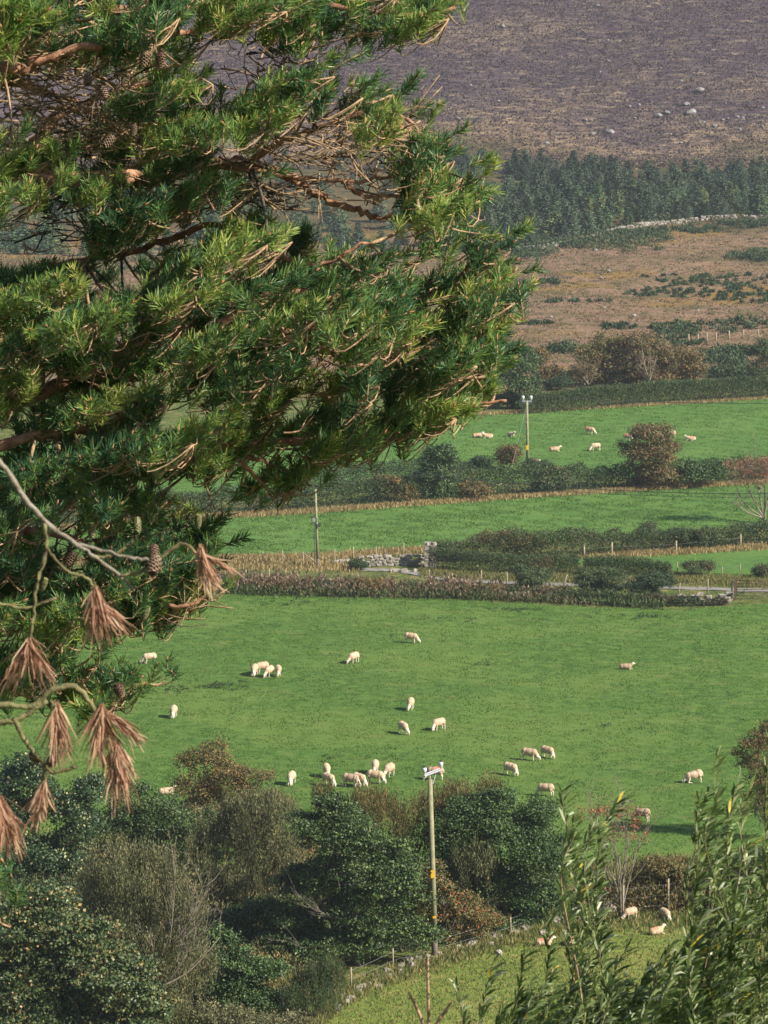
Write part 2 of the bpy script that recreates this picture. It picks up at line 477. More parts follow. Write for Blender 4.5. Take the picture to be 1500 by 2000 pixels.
gm1 = grass_material('pasture_grass', (.045, .098, .018), (.072, .145, .026), (.112, .178, .036), (.150, .170, .050))
gm2 = grass_material('far_pasture_grass', (.052, .118, .026), (.072, .158, .032), (.098, .188, .040), (.130, .185, .050))
gm3 = grass_material('rough_pasture_grass', (.090, .140, .024), (.14, .195, .036), (.20, .225, .050), (.27, .235, .085))
main_poly = field('field', [(-300, 1150), (430, 1152), (560, 1162), (830, 1168), (1000, 1178), (1290, 1190), (1430, 1184), (1800, 1160)],
                  [(-300, 1720), (300, 1720), (700, 1710), (1100, 1700), (1400, 1680), (1800, 1670)], gm1, .03)
f2_poly = field('field', [(0, 1040), (300, 1012), (560, 1001), (700, 992), (900, 979), (1160, 962), (1800, 925)],
                [(0, 1100), (300, 1095), (620, 1086), (830, 1072), (1100, 1058), (1500, 1028), (1800, 1010)], gm2, .03)
f3_poly = field('field', [(0, 868), (300, 853), (760, 822), (1035, 804), (1500, 776), (1800, 758)],
                [(0, 985), (300, 975), (700, 958), (1100, 938), (1500, 925), (1800, 905)], gm2, .03)
f5_poly = field('field', [(1120, 1086), (1300, 1080), (1500, 1068), (1800, 1050)],
                [(1120, 1100), (1250, 1108), (1430, 1122), (1800, 1128)], gm2, .03, 30, 10)
f4_poly = field('field', [(560, 2080), (640, 1975), (720, 1925), (850, 1878), (1000, 1832), (1180, 1806), (1400, 1800), (1800, 1790)],
                [(560, 2300), (700, 2300), (800, 2300), (1000, 2300), (1150, 2300), (1300, 2300), (1500, 2300), (1800, 2300)], gm3, .03)

# lane
LN = [at(*p) for p in [(1800, 1160), (1500, 1154), (1300, 1148), (1100, 1142), (950, 1137), (870, 1131), (800, 1118), (755, 1114), (700, 1113)]]
LN = curve([p[:2] for p in LN], 120)
V = []
for i, q in enumerate(LN):
    d = LN[min(i + 1, 119)] - LN[max(i - 1, 0)]; d /= np.linalg.norm(d); n_ = np.array([-d[1], d[0]])
    for s in (-.75, -.28, .28, .75):
        a = q + n_ * s; V.append((a[0], a[1], float(Z(*a)) + .045 + .02 * math.sin(i * .9 + s)))
F = [(i * 4 + j, i * 4 + j + 1, i * 4 + j + 5, i * 4 + j + 4) for i in range(119) for j in range(3)]
tag(link('lane', np_mesh('lane', np.array(V), np.array(F), smooth=True), None, [M['lane']]), kind='structure')

# ------------------------------------------------------------------ grass (stuff)
def blades(name, pts, h, wd, matl, lean=.35, rg=rng, rndv=None):
    n = len(pts)
    D = np.stack([rg.normal(0, lean, n) - .12, rg.normal(0, lean, n), np.ones(n)], 1)
    V, F = leaf_arrays(pts, D, h, wd, rg, twist=np.stack([rg.normal(0, .5, n), np.ones(n), rg.normal(0, .2, n)], 1))
    o = link(name, np_mesh(name, V, F, rndv if rndv is not None else rg.random(n)), None, [matl])
    return tag(o, kind='stuff')

def scatter_poly(poly, n, rg=rng, xlim=None):
    P = np.array(poly); lo = P.min(0); hi = P.max(0)
    if xlim: lo[0] = max(lo[0], xlim[0]); hi[0] = min(hi[0], xlim[1])
    out = np.zeros((0, 2))
    while len(out) < n:
        q = rg.uniform(lo, hi, (n * 2, 2)); q = q[inpoly(q[:, 0], q[:, 1], poly)]
        fr = np.abs(q[:, 0]) < q[:, 1] * .115; q = q[fr]
        out = np.concatenate([out, q])
    out = out[:n]
    return np.column_stack([out, Z(out[:, 0], out[:, 1]) + .02])

q = scatter_poly(main_poly, 230000)
cl = smoothnoise(q[:, 0], q[:, 1], 1.6, 21) + .7 * smoothnoise(q[:, 0], q[:, 1], 5, 22)
q = q[cl > -.15 + rng.normal(0, .25, len(q))]
n = len(q)
hv_ = np.clip(.45 + .55 * smoothnoise(q[:, 0], q[:, 1], 9, 61) + .28 * smoothnoise(q[:, 0], q[:, 1], 2.6, 62) + rng.normal(0, .17, n), 0, 1)
hv_ = np.where(rng.random(n) < .012, 1, np.minimum(hv_, .94))
tag(blades('pasture_grass', q, rng.uniform(.04, .12, n), rng.uniform(.04, .09, n), M['turf'], .5, rndv=hv_),
    'short uneven green turf of the big sheep pasture', 'grass')
q = scatter_poly(f4_poly, 60000); n = len(q)
tag(blades('rough_grass', q, rng.uniform(.06, .20, n), rng.uniform(.03, .07, n), M['vergegrass'], .5),
    'yellowing rough grass of the small near field at the lower right', 'grass')

def strip(line, wid, n, rg=rng, pw=1.0):
    L = curve([at(*p)[:2] if not isinstance(p, np.ndarray) else p[:2] for p in line], 300); L = np.array(L)
    seg = np.linalg.norm(np.diff(L, axis=0), axis=1); cum = np.concatenate([[0], np.cumsum(seg)])
    s = rg.uniform(0, cum[-1], n)
    x = np.interp(s, cum, L[:, 0]); y = np.interp(s, cum, L[:, 1]) + rg.normal(0, wid, n)
    return np.column_stack([x, y, Z(x, y)]), s

P1, _ = strip([(0, 1046), (300, 1017), (560, 1004), (700, 994), (900, 980), (1160, 963), (1600, 938)], .7, 16000)
P2, _ = strip([(900, 812), (1035, 806), (1500, 778), (1600, 772)], .5, 5000)
P3, _ = strip([(0, 1100), (300, 1096), (450, 1093), (620, 1090), (830, 1077)], .9, 9000)
P8, _ = strip([(300, 1108), (560, 1106), (700, 1110)], 1.6, 4500)
P4, _ = strip([(820, 1120), (1000, 1128), (1130, 1132), (1300, 1135), (1500, 1138)], 1.3, 15000)
P5, _ = strip([(1130, 1088), (1300, 1082), (1500, 1070)], .8, 3500)
P = np.concatenate([P1, P2, P3, P5, P8]); n = len(P)
tag(blades('dry_grass', P, rng.uniform(.2, .55, n), rng.uniform(.05, .11, n), M['dry'], .3), 'pale dry grass along the hedge foots and field edges', 'grass')
P6, _ = strip([(560, 2100), (640, 1978), (720, 1928), (850, 1880), (1000, 1835), (1180, 1808), (1500, 1800)], 1.1, 9000)
P7, _ = strip([(-100, 1722), (300, 1722), (700, 1712), (1100, 1700), (1600, 1680)], 1.0, 9000)
P = np.concatenate([P4, P6, P7]); n = len(P)
tag(blades('verge_grass', P, rng.uniform(.15, .5, n), rng.uniform(.04, .09, n), M['vergegrass'], .35), 'mixed green and straw coloured grass on the lane verge and wall foot', 'grass')

for pl_, nn_, nm_ in ((f2_poly, 90000, 'the strip pasture in the middle distance'), (f3_poly, 110000, 'the farthest sheep pasture')):
    q = scatter_poly(pl_, nn_); cl = smoothnoise(q[:, 0], q[:, 1], 3.5, 23) + .7 * smoothnoise(q[:, 0], q[:, 1], 9, 24)
    q = q[cl > rng.normal(0, .3, len(q))]; n = len(q)
    tag(blades('pasture_grass', q, rng.uniform(.06, .14, n), rng.uniform(.07, .14, n), M['farturf'], .5), 'short green turf of ' + nm_, 'grass')
# bracken and moor grass on the heath
x = rng.uniform(-70, 110, 150000); y = rng.uniform(472, 722, 150000)
k = np.abs(x - 15) < y * .125; x, y = x[k], y[k]
st = smoothnoise(x * .35, y, 7, 41) + .8 * smoothnoise(x * .5, y, 2.8, 42) + .6 * smoothnoise(x, y, 30, 43)
k = (st > rng.normal(-.25, .35, len(x))) | (rng.random(len(x)) < .15)
k &= ~inpoly(x, y, f3_poly)
x, y, st = x[k], y[k], st[k]; n = len(x)
hue_ = np.clip(.5 + .55 * smoothnoise(x * .4, y, 16, 44) + .3 * smoothnoise(x * .5, y, 5, 45) + rng.normal(0, .16, n), 0, .97)
hue_ = np.where((smoothnoise(x, y, 40, 46) > .35) & (rng.random(n) < .4), 1, hue_)
tag(blades('bracken', np.column_stack([x, y, Z(x, y) - .05]), rng.uniform(.12, .3, n), rng.uniform(.18, .42, n), M['bracken'], .8, rndv=hue_), 'brown bracken and moor grass covering the heath', 'bracken')

# thistle and nettle patches and a few pale flecks in the pasture
P = []
for cx, cy, rx, ry, m_ in [(430, 1340, 60, 7, 46), (330, 1348, 50, 5, 22), (1010, 1192, 60, 3, 26), (1250, 1205, 90, 4, 26), (950, 1300, 40, 3, 5), (700, 1480, 80, 6, 8), (1200, 1420, 100, 8, 9), (560, 1180, 90, 4, 18), (860, 1210, 60, 4, 7)]:
    for _ in range(m_):
        b_ = at(cx + rng.normal(0, .5) * rx, cy + rng.normal(0, .6) * ry); P.append(b_ + rng.normal(0, .10, (14, 3)) * np.array([1.3, 1.3, .35]) + np.array([0, 0, .06]))
P = np.concatenate(P); n = len(P)
V, F = leaf_arrays(P, rng.normal(size=(n, 3)) + np.array([0, 0, .7]), rng.uniform(.10, .20, n), rng.uniform(.05, .10, n))
tag(link('thistle_patch', np_mesh('thistle_patch', V, F, rng.random(n) * .6), None, [M['weed']]), 'dark patches of thistle and dock in the big pasture', 'weeds', kind='stuff')

# tall seeding weeds in front of the lane
PW, s_ = strip([(300, 1150), (440, 1148), (560, 1155), (700, 1158), (830, 1160), (930, 1163), (1010, 1166), (1150, 1172)], 1.5, 26000)
hh = np.interp(s_, [0, .68 * s_.max(), s_.max()], [1.4, 1.15, .45]) * np.clip(1.05 + .75 * smoothnoise(s_, s_ * 0, 6, 8) + .6 * smoothnoise(s_, s_ * 0, 1.9, 9) + .4 * smoothnoise(s_, s_ * 0, .8, 10), .25, 2.2)
keep_ = (smoothnoise(s_, PW[:, 1] * 3, 4, 14) + .8 * smoothnoise(s_, PW[:, 1] * 3, 1.5, 15)) > rng.normal(-.32, .22, len(PW)); PW, s_, hh = PW[keep_], s_[keep_], hh[keep_]
k = rng.random(len(PW)); rv = k
PW2 = PW.copy(); PW2[:, 2] += hh * k * .75
tag(blades('seeding_weed', PW2, rng.uniform(.14, .40, len(PW)), rng.uniform(.05, .16, len(PW)), M['seed'], .6, rndv=np.clip(k * .62 + .45 * smoothnoise(s_, PW[:, 1] * 2, 4, 12) + rng.normal(0, .17, len(PW)), 0, 1)),
    'tall brown willowherb and thistles gone to pinkish seed beside the lane', 'weeds')
PW, s_ = strip([(400, 1155), (560, 1160), (830, 1165), (1010, 1170), (1150, 1178), (1300, 1186)], .8, 12000)
k = rng.random(len(PW)); PW[:, 2] += k * .5
tag(blades('green_weed', PW, rng.uniform(.2, .5, len(PW)), rng.uniform(.08, .16, len(PW)), M['weed'], .5), 'low green nettles along the top edge of the sheep pasture', 'weeds')
# ------------------------------------------------------------------ bushes, trees and hedges
def lobe_cloud(lobes, nclus, per, L, W, spread, mode, rg, flat=.6, inner=.5, updown=-.35):
    """leaf clusters on and inside ellipsoids; lobes: list of (c(3), r(3))"""
    kids = []
    for (cc, rr) in lobes:
        cc = np.asarray(cc, float); rr = np.asarray(rr, float); kids.append((cc, rr * .86))
        for _ in range(7):
            d = unit(rg.normal(size=3)); d[2] = abs(d[2]) * (1 if rg.random() < .8 else -.5)
            kids.append((cc + d * rr * rg.uniform(.68, 1.12), rr * rg.uniform(.20, .46) * np.array([1, 1, .85])))
    lobes = kids
    Cc = np.array([l[0] for l in lobes]); Rr = np.array([l[1] for l in lobes])
    wt = (Rr[:, 0] * Rr[:, 2] + Rr[:, 0] * Rr[:, 1]); wt = wt / wt.sum()
    k = rg.choice(len(lobes), nclus * 2, p=wt)
    d = unit(rg.normal(size=(nclus * 2, 3)))
    d[:, 2] = np.where(d[:, 2] < updown, -d[:, 2] * .6, d[:, 2]); d = unit(d)
    rad = 1 - (1 - inner) * rg.random(nclus * 2) ** 2.2; rad = rad + (rg.random(nclus * 2) < .16) * rg.uniform(0, .34, nclus * 2)
    lump = 1 + .16 * np.sin(d[:, 0] * 7 + k) * np.sin(d[:, 2] * 6 + k * 2)
    P = Cc[k] + d * Rr[k] * (rad * lump)[:, None]
    keep = np.ones(len(P), bool)
    for i in range(len(lobes)):
        q = (np.linalg.norm((P - Cc[i]) / Rr[i], axis=1) < .72) & (k != i)
        keep &= ~q
    idx = np.where(keep)[0][:nclus]
    P = P[idx]; d = d[idx]; tone = rg.normal(0, .16, len(P))
    n = len(P) * per
    base = np.repeat(P, per, 0); dd = np.repeat(d, per, 0); tn = np.repeat(tone, per)
    off = rg.normal(size=(n, 3)) * spread; off[:, 2] *= flat
    if mode == 'upright':
        off[:, 2] = rg.normal(size=n) * spread * 1.9; off[:, :2] *= .45
        D = dd * .25 + np.array([0, 0, 1.0]) + rg.normal(size=(n, 3)) * .3
    elif mode == 'layered':
        off[:, 2] *= .5
        D = dd * .8 + rg.normal(size=(n, 3)) * .6
    else:
        D = dd * .5 + rg.normal(size=(n, 3)) * .8
    if mode == 'upright': NR = dd * .9 + rg.normal(size=(n, 3)) * .5
    else: NR = dd * .7 + unit(off) * .9 + np.array([0, 0, .35]) + rg.normal(size=(n, 3)) * .45
    return base + off, D, np.clip(.5 + tn + rg.normal(0, .2, n), 0, 1), P, NR

def bush_mesh(name, lobes, nclus, per, L, W, spread, matl, parent, mode='round', seed=1, **kw):
    rg = np.random.default_rng(seed)
    P, D, r, ctr, NR = lobe_cloud(lobes, nclus, per, L, W, spread, mode, rg, **kw)
    n = len(P)
    V, F = leaf_arrays(P, D, rg.uniform(.65, 1.3, n) * L, rg.uniform(.7, 1.2, n) * W, rg, twist=NR)
    return link(name, np_mesh(name, V, F, r), parent, [matl]), ctr

def tree_px(name, label, cat, base, lobes, matl, nclus=300, per=45, L=.13, W=.08, spread=.22, mode='round', trunk=.14,
            bark='bark', seed=1, group=None, stems=1, twigs=14, berry=0, depth=.85, skirt=True, **kw):
    b = at(*base) if len(base) == 2 else np.array(base, float)
    rg = np.random.default_rng(seed + 100)
    root = empty(name, b); tag(root, label, cat, group)
    ls = []
    nclus = int(nclus * 1.45); W = W * 1.1
    if skirt and len(base) == 2:
        xs_ = [l[0] for l in lobes]; low = max(l[1] + l[3] for l in lobes)
        if base[1] - low > 6:
            wd_ = (max(l[0] + l[2] for l in lobes) - min(l[0] - l[2] for l in lobes)) * .36
            hh_ = (base[1] - low) * .75 + 8
            lobes = list(lobes) + [(np.mean(xs_) - wd_ * .4, base[1] - hh_ * .8, wd_ * .7, hh_), (np.mean(xs_) + wd_ * .4, base[1] - hh_ * .8, wd_ * .7, hh_)]
    for l in lobes:
        dy = l[4] if len(l) > 4 else rg.uniform(-.4, .4) * l[2] * b[1] / FPX
        y = b[1] + dy
        c = pt(l[0], l[1], y) - b; s = y / FPX
        rx, rz = l[2] * s, l[3] * s
        ls.append((c, (rx, rx * depth, rz)))
    _, ctr = bush_mesh('crown', ls, nclus, per, L, W, spread, M[matl], root, mode, seed, **kw)
    g_ = Geo()
    lowest = min(c[2] - r[2] * .4 for c, r in ls)
    for s in range(stems):
        a = rg.uniform(-.35, .35, 3) * (stems > 1)
        tx = np.mean([c[0] for c, r in ls]) * (1 if stems == 1 else rg.uniform(.3, 1.7))
        fork = np.array([tx * .35 + a[0], a[1], max(.35, lowest * .8)])
        g_.tube(curve([(a[0] * .5, a[1] * .5, -.15), (fork * .55 + np.array([.06, 0, 0])), fork], 5), np.linspace(trunk, trunk * .7, 5), 7)
        for c, r in ls:
            if stems > 1 and rg.random() < .45: continue
            c = np.asarray(c)
            mid = fork * .5 + c * .5 + rg.normal(0, .15, 3) + np.array([0, 0, -.1 * r[2]])
            g_.tube(curve([fork, mid, c + np.array([0, 0, r[2] * .5])], 6), np.linspace(trunk * .55, trunk * .14, 6), 5)
            for _ in range(max(1, twigs // len(ls))):
                e = ctr[rg.integers(len(ctr))]
                if np.linalg.norm((e - c) / np.array(r)) > 1.3: continue
                g_.tube(curve([c - np.array([0, 0, r[2] * .3]), c * .4 + e * .6 + rg.normal(0, .1, 3), e * 1.0 + (e - c) * .06], 5), np.linspace(trunk * .25, trunk * .07, 5), 4)
    g_.build('trunk', M[bark], root, True)
    if berry:
        e = ctr[rg.integers(len(ctr), size=berry)]; m_ = 14
        P = np.repeat(e, m_, 0) + rg.normal(0, spread * .55, (len(e) * m_, 3))
        V, F = leaf_arrays(P, rg.normal(size=P.shape), .09, .09, rg)
        link('berry', np_mesh('berry', V, F, rg.random(len(P))), root, [M['berry']])['kind'] = 'stuff'
    return root

def pale_branches(root, base_c, ends, matl, r0=.05, seed=3, sub=5, n=26):
    """bare spreading branches (local coordinates)"""
    rg = np.random.default_rng(seed); g_ = Geo()
    for e in ends:
        e = np.asarray(e, float); base = np.asarray(base_c, float)
        mid = base * .45 + e * .55 + np.array([0, 0, -.12 * np.linalg.norm(e - base)]) + rg.normal(0, .1, 3)
        c = curve([base, mid, e], 8)
        g_.tube(c, np.linspace(r0, r0 * .25, 8), 5)
        for i in range(sub):
            k = rg.integers(2, 8); d = (c[min(k, 7)] - c[k - 1]); d /= np.linalg.norm(d)
            L_ = rg.uniform(.4, 1.2) * np.linalg.norm(e - base) * .3
            q = c[k] + (d + rg.normal(0, .45, 3) + np.array([0, 0, .35])) * L_
            m_ = (c[k] + q) / 2 + rg.normal(0, .05, 3)
            g_.tube(curve([c[k], m_, q], 5), np.linspace(r0 * .4, r0 * .12, 5), 4)
            for j in range(3):
                q2 = q + (unit(q - c[k]) + rg.normal(0, .5, 3)) * L_ * .5
                g_.tube([m_ * .3 + q * .7, q2], [r0 * .15, r0 * .08], 3)
    return g_.build('bare_branch', M[matl], root, True)

def hedge_px(name, label, line, h, thick, matl, n, L=.16, W=.10, seed=1, mode='round', wob=.25, cat='hedge', base_bare=.0, group=None):
    rg = np.random.default_rng(seed)
    Ln = np.array(curve([at(*p)[:2] for p in line], 200))
    seg = np.linalg.norm(np.diff(Ln, axis=0), axis=1); cum = np.concatenate([[0], np.cumsum(seg)])
    o = np.array([*Ln[100], float(Z(*Ln[100]))])
    s = rg.uniform(0, cum[-1], n)
    hs = np.interp(s / cum[-1], np.linspace(0, 1, len(h)), h) if hasattr(h, '__len__') else np.full(n, float(h))
    z0 = s * 0
    hs = hs * (1 + wob * (.6 * smoothnoise(s, z0, 9, seed) + .7 * smoothnoise(s, z0, 3, seed + 1) + .4 * smoothnoise(s, z0, 1.1, seed + 2)))
    th = thick * (1 + .25 * smoothnoise(s, z0 + 5, 4, seed + 4))
    a = rg.uniform(0, np.pi, n)         # around the half section
    rr = 1 - .45 * rg.random(n) ** 2
    pw = .45
    cx = np.sign(np.cos(a)) * np.abs(np.cos(a)) ** pw * th / 2 * rr
    cz = np.abs(np.sin(a)) ** pw * hs * rr
    low = rg.random(n) < .35
    cz = np.where(low, rg.random(n) * hs * .95, cz); cx = np.where(low, np.sign(rg.normal(size=n) - .3) * th / 2 * rg.uniform(.8, 1, n), cx)
    if base_bare: 
        kk = cz > base_bare * rg.random(n) * 2; 
        s, cx, cz, a, hs = s[kk], cx[kk], cz[kk], a[kk], hs[kk]; n = len(s)
    x = np.interp(s, cum, Ln[:, 0]); y = np.interp(s, cum, Ln[:, 1])
    y = y + cx
    lump = rg.normal(0, .07, (n, 3))
    P = np.column_stack([x, y, Z(x, y) + np.clip(cz, .02, None)]) + lump - o
    D = np.column_stack([rg.normal(0, .7, n), np.sign(cx) * .5 + rg.normal(0, .6, n), .5 + rg.normal(0, .6, n)])
    if mode == 'upright': D = np.column_stack([rg.normal(0, .25, n), np.sign(cx) * .15 + rg.normal(0, .25, n), np.ones(n)])
    V, F = leaf_arrays(P, D, rg.uniform(.7, 1.3, n) * L, rg.uniform(.7, 1.2, n) * W, rg)
    r = np.clip(.45 + .25 * smoothnoise(s, cz * 2, 4, seed + 7) + rg.normal(0, .2, n), 0, 1)
    root = empty(name, o); tag(root, label, cat, group)
    link('foliage', np_mesh('foliage', V, F, r), root, [M[matl]])
    g_ = Geo(); k = int(cum[-1] / .45)
    for i in range(k):
        q = rg.uniform(0, cum[-1]); x = np.interp(q, cum, Ln[:, 0]); y = np.interp(q, cum, Ln[:, 1]) + rg.uniform(-.42, .3) * thick
        b = np.array([x, y, float(Z(x, y)) - .05]) - o; hq = np.interp(q / cum[-1], np.linspace(0, 1, len(h)), h) if hasattr(h, '__len__') else h
        e = b + np.array([rg.normal(0, .25), rg.normal(0, .2), hq * rg.uniform(.5, .85)])
        g_.tube(curve([b, (b + e) / 2 + rg.normal(0, .08, 3), e], 4), [.035, .03, .02, .012], 4)
    g_.build('stem', M['bark'], root, True)['kind'] = 'stuff'
    return root

# ---- near belt of trees (Y about 190 to 240 m)
T = tree_px
T('holly_tree', 'tall dark glossy holly just left of the tall utility pole', 'tree', (700, 1885),
  [(690, 1690, 85, 95), (640, 1640, 55, 60), (655, 1590, 38, 38), (740, 1760, 90, 80), (610, 1740, 70, 45), (650, 1848, 125, 36), (580, 1800, 55, 28), (780, 1830, 62, 45), (545, 1848, 62, 24), (700, 1800, 70, 50), (770, 1700, 50, 50)],
  'holly', 1000, 46, .15, .10, .24, 'layered', .2, seed=2, twigs=30, inner=.55)
r = [o for o in C.objects if o.name == 'holly_tree'][0]; bl = np.array(r.location)
Y0 = bl[1]
pale_branches(r, pt(690, 1795, Y0 - 1.6) - bl, [pt(565, 1730, Y0 - 2.0) - bl, pt(615, 1770, Y0 - 2.2) - bl], 'bark', .04, 5, 5)
pale_branches(r, pt(650, 1830, Y0 - 1.8) - bl, [pt(560, 1838, Y0 - 2.2) - bl], 'bark', .035, 6, 4)
T('bright_shrub', 'yellow green sprig growing through the top of the tall holly', 'shrub', (*at(695, 1850)[:2], 0.), [(680, 1605, 16, 20), (700, 1625, 14, 16)], 'bright', 40, 40, .13, .09, .18, trunk=.05, seed=4)
T('evergreen_tree', 'broad rounded dark evergreen right of the tall utility pole', 'tree', (1000, 1805),
  [(1000, 1640, 95, 70), (935, 1600, 60, 42), (1050, 1695, 60, 75), (965, 1572, 42, 28), (1060, 1755, 52, 40), (895, 1640, 36, 55), (985, 1740, 60, 50), (910, 1730, 40, 50), (878, 1690, 30, 60)],
  'dkgreen', 950, 46, .14, .09, .26, 'round', .22, seed=8, twigs=10)
T('sallow_bush', 'olive brown sallow between the holly and the utility pole', 'bush', (780, 1790),
  [(740, 1606, 72, 40), (800, 1662, 55, 84), (850, 1586, 50, 32), (700, 1578, 48, 22), (925, 1560, 62, 20), (765, 1705, 50, 60), (630, 1578, 30, 26)],
  'olive', 700, 42, .19, .045, .2, 'upright', .10, seed=11, stems=3, twigs=40)
T('sallow_bush', 'slim grey green sallow in front of the rounded dark evergreen', 'bush', (940, 1812),
  [(930, 1700, 42, 58), (955, 1750, 38, 42), (905, 1745, 30, 40)], 'sallow', 260, 42, .19, .045, .18, 'upright', .07, seed=12, stems=3)
T('hawthorn', 'small hawthorn with red berries beside the tall pole', 'tree', (890, 1840),
  [(862, 1740, 26, 42), (905, 1778, 46, 36), (850, 1700, 16, 18), (945, 1800, 36, 22), (870, 1790, 30, 28)], 'olive', 240, 30, .12, .08, .2, 'round', .06, seed=13, stems=3, berry=60)
T('sallow_bush', 'wide grey green sallow left of the tall holly', 'bush', (460, 1810),
  [(440, 1660, 72, 80), (500, 1625, 62, 60), (400, 1700, 50, 60), (545, 1600, 42, 44), (470, 1730, 60, 45), (520, 1690, 40, 50), (565, 1680, 38, 50)],
  'sallow', 620, 44, .19, .045, .22, 'upright', .09, seed=14, stems=4, twigs=30)
T('autumn_bush', 'browning bush with upswept shoots standing against the sheep pasture', 'bush', (410, 1640),
  [(400, 1488, 50, 36), (440, 1530, 52, 40), (372, 1550, 50, 42), (420, 1590, 80, 40), (480, 1545, 34, 16), (512, 1518, 20, 9)],
  'autumn', 400, 34, .13, .09, .26, 'round', .09, seed=15, stems=3, twigs=70, inner=.6)
T('autumn_bush', 'tangled brown and green thicket filling the gap right of the browning bush', 'bush', (500, 1680), [(480, 1590, 50, 30), (540, 1575, 40, 26), (420, 1600, 50, 26)], 'olive', 240, 40, .13, .08, .24, 'round', .07, seed=115)
T('sallow_bush', 'low grey green sallow behind the big grey willow, left of the wide one', 'bush', (330, 1800), [(330, 1720, 60, 40), (380, 1750, 50, 40)], 'sallow', 260, 42, .19, .045, .2, 'upright', .07, seed=116)
T('dark_shrub', 'dark shrub in deep shade between the wide sallow and the holly', 'shrub', (500, 1860), [(500, 1800, 60, 40), (440, 1810, 50, 30), (560, 1790, 40, 40)], 'holly', 300, 42, .14, .09, .24, 'round', .07, seed=117)
T('dark_shrub', 'shaded dark green shrub below the browning bush', 'shrub', (290, 1700),
  [(300, 1605, 78, 48), (235, 1620, 60, 50), (365, 1620, 58, 45), (250, 1560, 50, 36), (320, 1650, 70, 40), (280, 1690, 90, 35), (200, 1700, 70, 35)], 'holly', 480, 44, .14, .09, .24, 'round', .1, seed=16)
T('flecked_shrub', 'green shrub with pale yellow flecked leaves at the left edge', 'shrub', (100, 1730),
  [(110, 1590, 70, 60), (50, 1545, 60, 60), (150, 1630, 52, 50), (15, 1620, 55, 60), (170, 1550, 36, 34), (90, 1680, 80, 40)], 'fleck', 600, 40, .16, .11, .24, 'round', .1, seed=17)
T('grey_willow', 'big grey green willow with bare twigs down its right side', 'tree', (280, 2030),
  [(270, 1735, 105, 62), (205, 1722, 60, 48), (335, 1785, 68, 70), (335, 1875, 76, 70), (250, 1820, 80, 80), (300, 1940, 90, 60)],
  'sallow', 900, 44, .17, .045, .24, 'upright', .16, seed=18, stems=4, twigs=60)
r = [o for o in C.objects if o.name == 'grey_willow'][0]; bl = np.array(r.location); Y0 = bl[1]
pale_branches(r, pt(330, 1850, Y0 - 1.5) - bl, [pt(343, 1690, Y0 - 2.2) - bl, pt(395, 1735, Y0 - 2.) - bl, pt(412, 1770, Y0 - 1.6) - bl, pt(405, 1810, Y0 - 2.2) - bl, pt(385, 1760, Y0 - 1) - bl], 'paletwig', .05, 7, 12)
pale_branches(r, pt(310, 1930, Y0 - 2.5) - bl, [pt(300, 1850, Y0 - 3.) - bl, pt(365, 1862, Y0 - 3) - bl, pt(430, 1830, Y0 - 2) - bl], 'paletwig', .05, 8, 6)
T('ivy_tree', 'ivy covered tree with orange tinged leaves in the bottom left corner', 'tree', (130, 2070),
  [(85, 1800, 80, 66), (150, 1880, 100, 70), (50, 1930, 90, 80), (235, 1945, 85, 60), (110, 1985, 110, 55), (270, 1995, 60, 40), (20, 1850, 50, 60)],
  'ivy', 1000, 44, .17, .13, .27, 'layered', .2, seed=19, inner=.55)
T('bright_shrub', 'leafy green shrub in the gap between the grey willow and the holly', 'shrub', (450, 1985),
  [(432, 1845, 30, 36), (462, 1890, 48, 36), (450, 1940, 60, 36), (505, 1900, 50, 30), (500, 1960, 50, 25)], 'dkgreen', 300, 40, .14, .10, .22, 'layered', .08, seed=20)
T('juniper_bush', 'low rounded juniper on the wall end at the foot of the holly', 'bush', (640, 1985),
  [(635, 1918, 52, 32), (600, 1955, 62, 32), (560, 1990, 50, 26)], 'hedge2', 330, 60, .13, .03, .16, 'upright', .07, seed=21)
T('bramble_bush', 'grey green bramble and bare brushwood in shade at the bottom edge', 'bush', (470, 2030),
  [(420, 1985, 60, 26), (520, 2010, 70, 30)], 'sallow', 120, 30, .12, .07, .2, 'round', .05, seed=22, stems=5, twigs=50, bark='paletwig')
T('rowan_tree', 'slender rowan with red berries and pale stems behind the willow leaves', 'tree', (1215, 1790),
  [(1160, 1592, 34, 20), (1212, 1590, 46, 22), (1242, 1632, 26, 24), (1195, 1640, 34, 24)], 'redleaf', 50, 20, .10, .06, .24, 'round', .045, bark='paletwig', seed=23, stems=3, twigs=60, berry=20, skirt=False)
r = [o for o in C.objects if o.name == 'rowan_tree'][0]; bl = np.array(r.location); Y0 = bl[1]
pale_branches(r, (0, 0, .4), [pt(1165, 1600, Y0) - bl, pt(1195, 1595, Y0 + .6) - bl, pt(1225, 1600, Y0 - .4) - bl, pt(1252, 1640, Y0) - bl, pt(1180, 1660, Y0 - .5) - bl], 'paletwig', .055, 9, 8)
T('hedge_bush', 'tangled hedge bush behind the two near sheep', 'bush', (1330, 1772),
  [(1290, 1710, 60, 36), (1350, 1725, 60, 36), (1260, 1745, 40, 24)], 'olive', 320, 42, .14, .08, .2, 'round', .07, seed=24, stems=4)
T('hedge_bush', 'darker hedge bush at the right edge below the pasture', 'bush', (1470, 1772),
  [(1420, 1715, 60, 40), (1490, 1705, 60, 46), (1550, 1700, 60, 60)], 'hedge2', 380, 42, .14, .08, .2, 'round', .07, seed=25, stems=4)
T('hawthorn', 'dark hawthorn with red berries cut off by the right edge above the willow', 'tree', (1505, 1640),
  [(1480, 1462, 40, 36), (1458, 1490, 24, 18), (1515, 1440, 40, 40), (1520, 1500, 40, 36)], 'autumn', 260, 34, .13, .07, .22, 'round', .1, seed=26, stems=2, twigs=60, berry=25)

